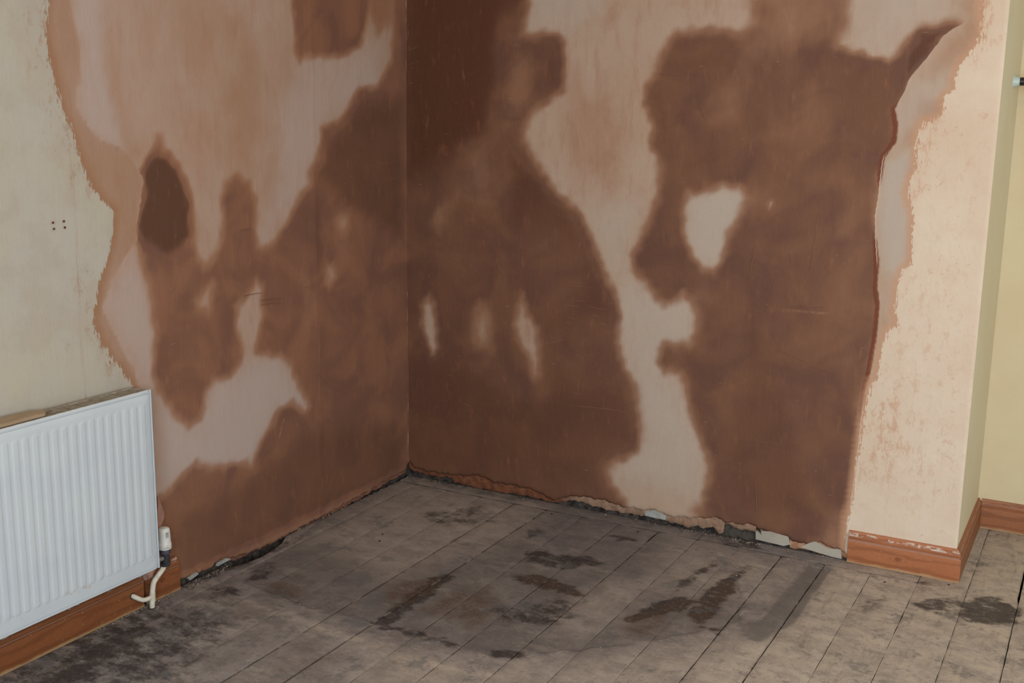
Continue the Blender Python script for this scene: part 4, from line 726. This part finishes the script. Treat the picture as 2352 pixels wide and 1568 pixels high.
# slightly proud rounded arris
wall_alcove = plain('wall_alcove', (XC-.006, YB, -.25), (XR+.1, YB+.1, ZC), MAT_yellow)
wall_right = None
def wall_with_hole(name, axis, c0, c1, u0, u1, z0, z1, h0, h1, hz0, hz1, mat):
    bm = bmesh.new()
    for (a, b, c, d) in ((u0, h0, z0, z1), (h1, u1, z0, z1), (h0, h1, z0, hz0), (h0, h1, hz1, z1)):
        if axis == 1: box(bm, (a, c0, c), (b, c1, d))
        else: box(bm, (c0, a, c), (c1, b, d))
    return tag(bmobj(name, bm, mat), kind='structure')
wall_with_hole('wall_front', 1, YF-.1, YF, -.2, XR+.1, -.25, ZC, 2.1, 3.9, .95, 2.3, MAT_yellow)
wall_with_hole('wall_right', 0, XR, XR+.1, YF-.1, YB+.1, -.25, ZC, -3.6, -2.2, .95, 2.25, MAT_yellow)
plain('ceiling', (-.2, YF-.1, ZC), (XR+.1, YB+.1, ZC+.1), MAT_ceiling)
plain('wall_backing', (-.2, YF-.1, -.26), (-.03, YB+.1, ZC), MAT_void)['kind'] = 'structure'
plain('wall_backing', (-.03, .03, -.26), (XC-.02, .6, ZC), MAT_void)['kind'] = 'structure'
def window(name, axis, c, u0, u1, z0, z1):
    bm = bmesh.new(); t = .05
    def b(a0, a1, b0, b1):
        if axis == 1: box(bm, (a0, c-.03, b0), (a1, c+.03, b1))
        else: box(bm, (c-.03, a0, b0), (c+.03, a1, b1))
    b(u0, u1, z0, z0+t); b(u0, u1, z1-t, z1); b(u0, u0+t, z0+t, z1-t); b(u1-t, u1, z0+t, z1-t)
    m = (u0+u1)/2; b(m-.02, m+.02, z0+t, z1-t)
    return tag(bmobj(name, bm, MAT_white), kind='structure')
window('window_1', 1, YF-.05, 2.1, 3.9, .95, 2.3)
window('window_2', 0, XR+.05, -3.6, -2.2, .95, 2.25)

# ---- skirting: moulded profile swept along the walls with mitred corners
PROF = [(0, .1135), (.0055, .1135), (.0075, .111), (.0085, .1065), (.0125, .1035), (.0155, .0990), (.0168, .0940), (.0160, .0890), (.0130, .0850), (.0128, .0832), (.0178, .0815), (.0180, .0790), (.0180, .0030), (.0172, .0008)]
def skirt(name, pts, mat, kind='structure', capa=True, capb=True, h=1.0, d=1.0, step=.02, ma=None, mb=None):
    """pts: list of wall-line points (x, y) with the outward side given by the left normal"""
    P = [Vector(p) for p in pts]; n = len(P)
    dirs = [(P[i+1]-P[i]).normalized() for i in range(n-1)]
    def nor(v): return Vector((v.y, -v.x))
    stations = []
    for i in range(n-1):
        L = (P[i+1]-P[i]).length; k = max(1, int(L/step))
        for j in range(k+1):
            if j == 0 and i > 0: continue
            p = P[i].lerp(P[i+1], j/k)
            if j == k and i < n-2:
                m = (nor(dirs[i])+nor(dirs[i+1])); m = m/(m.dot(nor(dirs[i])))
            else: m = nor(dirs[i])
            if ma and i == 0 and j == 0: m = Vector(ma)
            if mb and i == n-2 and j == k: m = Vector(mb)
            stations.append((p, m))
    bm = bmesh.new(); rings = []
    for p, m in stations:
        rings.append([bm.verts.new((p.x+m.x*a*d, p.y+m.y*a*d, z*h)) for a, z in PROF]+[bm.verts.new((p.x, p.y, .0008))])
    for A, B in zip(rings, rings[1:]):
        for k in range(len(A)-1): bm.faces.new((A[k], A[k+1], B[k+1], B[k]))
    if capa: bm.faces.new(rings[0][::-1])
    if capb: bm.faces.new(rings[-1])
    o = bmobj(name, bm, mat, None, True)
    return tag(o, kind=kind)
skirt('baseboard_back', [(1.8405, .0), (XC, .0)], MAT_pine, capb=False, mb=(1, -1))
skirt('baseboard_return', [(XC, 0), (XC, YB-.001)], MAT_pine_plain, capa=False, ma=(1, -1))
skirt('baseboard_alcove', [(XC+.0165, YB), (XR, YB)], MAT_pine_plain)
for o_ in (bpy.data.objects['baseboard_back'], bpy.data.objects['baseboard_return']): pass
sk_long = skirt('baseboard_left', [(-.0, YF), (0, -1.4985)], MAT_pine_dark, d=1.15, h=.97)
sk_short = skirt('baseboard_left', [(0, -1.4775), (0, -1.3455)], MAT_pine_dark, d=1.15, h=.97)
skirt('baseboard_front', [(XR, YF), (0, YF)], MAT_pine)
skirt('baseboard_right', [(XR, YB), (XR, YF)], MAT_pine)

# ================================================================ THINGS
# ---- radiator
RY0, RY1, RXF, RZ0, RZ1 = -1.507, -2.66, .097, .145, .7035
rad = empty('radiator', (.06, -2.08, .145))
tag(rad, 'white ribbed panel radiator with dusty top grille on the left wall', 'radiator')
ys = [RY0]
ribs = [-1.535-.0309*k for k in range(36)]
yl = [RY0, RY0-.0006, RY0-.0015, RY0-.003]
for r0 in ribs:
    yl += [r0+.0115, r0+.0095, r0+.0078, r0+.0055, r0, r0-.0055, r0-.0078, r0-.0095, r0-.0115]
yl = np.array(sorted(set([round(v, 5) for v in yl if v > RY1] + [RY1, RY1+.002])))
zl = np.array(sorted(list(np.linspace(RZ0, RZ0+.038, 8))+list(np.linspace(RZ0+.04, RZ0+.056, 8))+list(np.linspace(RZ0+.07, RZ1-.062, 14))+list(np.linspace(RZ1-.054, RZ1-.038, 8))+[RZ1-.03, RZ1-.0155, RZ1-.0145, RZ1-.0130, RZ1-.0120, RZ1-.006, RZ1-.003, RZ1-.001, RZ1]+[RZ0+.0045, RZ0+.0055, RZ0+.0065]))
ra = np.array(ribs)
def radf(U, V):
    k = np.abs(U[:, None]-ra[None]).min(1)
    prof = sstep((.0112-k)/.0045)
    # the rib ends are rounded like a fingertip
    top, bot = RZ1-.043, RZ0+.047
    cap = np.sqrt(np.clip(1-(k/.0112)**2, 0, 1))*.006
    e = sstep((top+cap-V)/.007)*sstep((V-bot+cap)/.007)
    X = RXF - .0015 + .0014*prof*e
    X = X - .0022*np.exp(-((V-(RZ1-.0137))/.0011)**2) - .0009*np.exp(-((V-(RZ0+.0055))/.0009)**2)
    X = X - .0025*sstep(1-(RZ1-V)/.003) - .002*sstep(1-(V-RZ0)/.003) - .002*sstep(1-(RY0-U)/.0025)
    return np.stack([X, U, V], 1)
me, _, _ = grid_mesh('front_panel', yl, zl, radf)
fp = link('front_panel', me, MAT_rad); fp.parent = rad; fp.matrix_parent_inverse = Matrix.Translation(rad.location).inverted()
bm = bmesh.new(); box(bm, (RXF-.012, RY1, RZ0+.002), (RXF-.0045, RY0-.002, RZ1-.003)); bmobj('water_channel', bm, MAT_rad, rad)
bm = bmesh.new(); box(bm, (.030, RY1, RZ0+.004), (.036, RY0-.004, RZ1-.004), .001); bmobj('rear_panel', bm, MAT_rad_dusty, rad)
# end cover with a folded lip
bm = bmesh.new()
box(bm, (.030, RY0-.001, RZ0+.002), (RXF-.002, RY0+.0008, RZ1-.001), .0006)
box(bm, (RXF-.0045, RY0+.0022, RZ0+.001), (RXF+.0008, RY0+.0072, RZ1+.0005), .0009)
bmobj('side_panel', bm, MAT_rad, rad)
bm = bmesh.new(); box(bm, (RXF-.005, RY0-.0002, RZ0+.003), (RXF-.0026, RY0+.0026, RZ1-.004)); bmobj('seam', bm, MAT_seam, rad)
# top grille
bm = bmesh.new()
box(bm, (RXF-.0075, RY1, RZ1-.006), (RXF-.0035, RY0, RZ1+.0004), .0006)
box(bm, (.029, RY1, RZ1-.007), (.033, RY0+.001, RZ1-.0005), .0006)
box(bm, (.029, RY0-.005, RZ1-.007), (RXF-.006, RY0+.001, RZ1-.0008), .0006)
bmobj('grille_frame', bm, MAT_rad_dusty, rad)
bm = bmesh.new(); y = RY0-.010
while y > RY1:
    box(bm, (.033, y-.0016, RZ1-.0055), (RXF-.0072, y+.0016, RZ1-.0028)); y -= .0062
for x in (.047, .061, .075): box(bm, (x-.001, RY1, RZ1-.0075), (x+.001, RY0-.006, RZ1-.0050))
tag(bmobj('grille_slats', bm, MAT_rad_dusty, rad), kind='stuff')
bm = bmesh.new(); box(bm, (.04, RY1, RZ0+.02), (.08, RY0-.02, RZ1-.03)); bmobj('convector_fins', bm, MAT_void_grey, rad)
for y in (-1.60, -2.50):
    bm = bmesh.new(); box(bm, (0.002, y-.015, RZ0+.05), (.030, y+.015, RZ1-.06), .001); bmobj('wall_bracket', bm, MAT_rad, rad)
bm = bmesh.new()
for k, (dy, dz, wy, wz) in enumerate(((.028, -.0070, .0035, .0009), (.0205, -.0062, .0018, .0016), (.0165, -.0072, .0035, .0009), (.013, -.0048, .0014, .0014))):
    box(bm, (RXF-.0016, RY0-dy, RZ1+dz), (RXF-.0012, RY0-dy+wy, RZ1+dz+wz))
bmobj('maker_mark', bm, MAT_mark, rad)

# ---- wooden lath lying on the grille
bm = bmesh.new()
outline = [(.088, -2.75), (.0885, -1.868), (.0845, -1.858), (.070, -1.846), (.0560, -1.843), (.040, -1.853), (.0335, -1.872), (.032, -1.95), (.030, -2.75)]
prism(bm, outline, 2, RZ1+.0015, RZ1+.0100)
bmesh.ops.bevel(bm, geom=[e for e in bm.edges if abs(e.verts[0].co.z-e.verts[1].co.z) < 1e-6 and e.verts[0].co.z > RZ1+.005], offset=.0018, segments=2, affect='EDGES')
bmesh.ops.rotate(bm, verts=bm.verts[:], cent=(.06, -1.85, RZ1), matrix=Matrix.Rotation(math.radians(-.3), 3, 'Z'))
lath = tag(bmobj('wooden_lath', bm, MAT_lath, None, True), 'flat length of pale wood with a rounded end lying on the radiator grille', 'wood strip')

# ---- thermostatic valve
TX, TY = .050, -1.4325
tv = empty('radiator_valve', (TX, TY, .12))
tag(tv, 'white capped thermostatic valve with a dark body at the corner of the radiator', 'radiator valve')
def lathe(name, prof, cx, cyy, mat, parent, n=36):
    bm = bmesh.new(); rings = []
    for r, z in prof: rings.append([bm.verts.new((cx+1.13*r*math.cos(2*math.pi*k/n), cyy+1.13*r*math.sin(2*math.pi*k/n), z)) for k in range(n)])
    for A, B in zip(rings, rings[1:]):
        for k in range(n): bm.faces.new((A[k], A[(k+1) % n], B[(k+1) % n], B[k]))
    bm.faces.new(rings[0][::-1]); bm.faces.new(rings[-1])
    return bmobj(name, bm, mat, parent, True)
head = lathe('valve_head', [(.0170, .1745), (.0185, .1755), (.0190, .178), (.0190, .1935), (.0183, .1945), (.0176, .1955), (.0172, .2100), (.0166, .2280), (.0160, .2360), (.0145, .2405), (.0115, .2428), (.006, .2436)], TX, TY, MAT_cap, tv)
# slots and scale marks facing the room
def onhead(bm, ang, r, z0, z1, wd, dep=.0006):
    r = r*1.13
    c = Vector((TX+math.cos(ang)*r, TY+math.sin(ang)*r, 0)); t = Vector((-math.sin(ang), math.cos(ang), 0)); nn = Vector((math.cos(ang), math.sin(ang), 0))
    vsq = []
    for s1 in (-1, 1):
        for z in (z0, z1):
            for d in (-dep, dep): vsq.append(bm.verts.new(c+t*s1*wd/2+nn*d+Vector((0, 0, z))))
    for f in ((0, 1, 3, 2), (4, 6, 7, 5), (0, 4, 5, 1), (2, 3, 7, 6), (0, 2, 6, 4), (1, 5, 7, 3)): bm.faces.new([vsq[i] for i in f])
front = math.atan2(-3.808-TY, 2.551-TX)
for k in (0, 1, 2):
    bm = bmesh.new(); onhead(bm, front+.30+.19*k, .0169, .2145, .2320, .0011)
    bmobj('slot', bm, MAT_mark_dark, head)
bm = bmesh.new()
for k, (a, z) in enumerate(((-.05, .1800), (.08, .1812), (.2, .1800), (.33, .1815), (.46, .1806), (.60, .1815))): onhead(bm, front+a, .0190, z, z+.0026, .0011, .0004)
onhead(bm, front+.36, .0188, .1850, .1880, .0009, .0005); onhead(bm, front+.44, .0188, .1878, .1908, .0009, .0005)
bmobj('scale_marks', bm, MAT_mark_dark, head)
lathe('valve_collar', [(.0120, .1600), (.0150, .1605), (.0155, .1625), (.0155, .1740), (.0150, .1748)], TX, TY, MAT_collar, tv)
lathe('valve_body', [(.0090, .1180), (.0125, .1185), (.0130, .1200), (.0130, .1300), (.0105, .1310), (.0105, .1350), (.0128, .1360), (.0128, .1500), (.0105, .1520), (.0105, .1600)], TX, TY, MAT_metal, tv, 6*4)
bm = bmesh.new(); tube(bm, [(TX, TY-.008, .146), (TX, TY-.030, .147), (TX, TY-.031, .147), (TX, TY-.048, .147), (TX+.004, RY0-.003, .152)], [.0085, .0085, .0125, .0125, .008], 12)
bmobj('valve_tail', bm, MAT_chrome, tv, True)

# ---- painted pipe
hp = empty('heating_pipe', (.046, -1.49, 0))
tag(hp, 'thin white painted copper pipe rising from the floor to the radiator valve', 'pipe')
bm = bmesh.new()
tube(bm, smoothpath([(.046, -1.4925, -.03), (.046, -1.4905, .01), (.046, -1.4865, .05), (.046, -1.4800, .078), (.047, -1.4660, .092), (.049, -1.4420, .112), (.050, -1.4350, .124)], 6), .0082, 14, rough=.05)
bmobj('riser', bm, MAT_pipe, hp, True)
bm = bmesh.new()
tube(bm, smoothpath([(.046, -1.4880, .036), (.045, -1.500, .0345), (.042, -1.520, .036), (.036, -1.535, .045), (.022, -1.542, .052), (.006, -1.544, .054)], 6), .0074, 14, rough=.05)
bmobj('branch', bm, MAT_pipe, hp, True)
bm = bmesh.new(); tube(bm, [(.046, -1.4885, .020), (.046, -1.4872, .046)], [.0092, .0092], 14); bmobj('tee_fitting', bm, MAT_pipe, hp, True)
# dark holes where the pipe passes the floor and the skirting
bm = bmesh.new(); tube(bm, [(.0205, -1.5425, .0525), (.0213, -1.5425, .0525)], [.0105, .0098], 16); bmobj('pipe_hole', bm, MAT_void, sk_long)
bm = bmesh.new(); tube(bm, [(.046, -1.4915, .0004), (.046, -1.4915, .0010)], [.0125, .0115], 16); bmobj('pipe_hole', bm, MAT_void, floor)

# ---- rail across the alcove
RY, RZ = .374, 1.644
rail = empty('hanging_rail', (XC, RY, RZ))
tag(rail, 'black round rail fixed across the alcove in a pale grey socket', 'rail')
bm = bmesh.new()
tube(bm, [(XC+.0001, RY, RZ), (XC+.003, RY, RZ), (XC+.0031, RY, RZ), (XC+.0110, RY, RZ), (XC+.0125, RY, RZ), (XC+.020, RY, RZ)], [.0245, .0240, .0180, .0155, .0150, .0150], 28)
bmobj('socket', bm, MAT_socket, rail, True)
bm = bmesh.new(); tube(bm, [(XR-.0001, RY, RZ), (XR-.003, RY, RZ), (XR-.0031, RY, RZ), (XR-.014, RY, RZ)], [.0245, .0240, .0175, .0150], 28); bmobj('socket', bm, MAT_socket, rail, True)
bm = bmesh.new(); tube(bm, [(XC+.012, RY, RZ), (XR-.008, RY, RZ)], .0138, 28); bmobj('rod', bm, MAT_black, rail, True)

# ---- loose plaster grit along the wall foot
def grit(bm, spots, mi, s0, s1, seed):
    r = random.Random(seed)
    for (x0, y0, x1, y1, n, spread) in spots:
        for k in range(n):
            t = r.random(); x = x0+(x1-x0)*t+r.gauss(0, spread); y = y0+(y1-y0)*t+r.gauss(0, spread)
            if y < -.0 and x < .005: x = .006+r.random()*.01
            if y > .008 and x < 2.2: y = .008-r.random()*.02
            if x > 1.83 and y > -.022 and y < .3: y = -.024-r.random()*.01
            if y < -1.34 and x < .024: x = .025+r.random()*.012
            s = s0+(s1-s0)*r.random()**3
            m = Matrix.Translation((x, y, .0012+s*.45)) @ Matrix.Rotation(r.random()*6, 4, (r.random(), r.random(), r.random())) @ Matrix.Diagonal((s*(.6+r.random()), s*(.5+.6*r.random()), s*(.35+.4*r.random()), 1))
            n0 = len(bm.faces)
            ret = bmesh.ops.create_icosphere(bm, subdivisions=1, radius=1, matrix=m)
            for v in ret['verts']:
                if s > .002: v.co += Vector((r.gauss(0, s*.12), r.gauss(0, s*.12), r.gauss(0, s*.08)))
                for f in v.link_faces: f.material_index = mi
W = [(.01, -.014, .24, -.018, 90, .010), (.2, -.018, .75, -.016, 50, .008), (.75, -.014, 1.2, -.014, 50, .008), (1.24, -.014, 1.52, -.016, 190, .009),
     (1.5, -.012, 1.84, -.016, 60, .006), (1.66, -.095, 1.86, -.088, 40, .007), (1.76, -.13, 1.80, -.14, 10, .01),
     (.010, -.05, .010, -.75, 150, .005), (.02, -1.12, .03, -1.34, 170, .009), (.03, -1.35, .03, -1.47, 90, .006), (.028, -1.5, .03, -1.75, 120, .004),
     (.05, -1.5, .06, -1.46, 30, .006), (2.2, .57, 2.4, .565, 12, .005)]
gb = bmesh.new(); grit(gb, W, 0, .0006, .0032, 5)
W2 = [(.01, .002, .25, .0, 110, .008), (.25, .0, 1.2, .002, 90, .005), (1.24, -.006, 1.52, -.006, 110, .010), (.02, -1.12, .03, -1.34, 150, .012), (.008, -.05, .008, -1.1, 50, .004)]
grit(gb, W2, 1, .001, .0042, 6)
W3 = [(.2, -1.6, 1.9, -.3, 70, .22), (.9, -1.0, 1.6, -.5, 90, .16), (.7, -.2, 1.6, -.4, 40, .1), (.2, -1.0, .9, -1.5, 30, .2), (1.75, -1.3, 2.4, -.5, 12, .1)]
grit(gb, W3, 0, .0006, .0022, 7)
gme = bpy.data.meshes.new('plaster_grit'); gb.to_mesh(gme); gb.free()
go = link('plaster_grit', gme, MAT_grit); gme.materials.append(MAT_grit_dark)
tag(go, 'pale and dark plaster crumbs along the foot of the walls and over the stained boards', 'debris', kind='stuff')
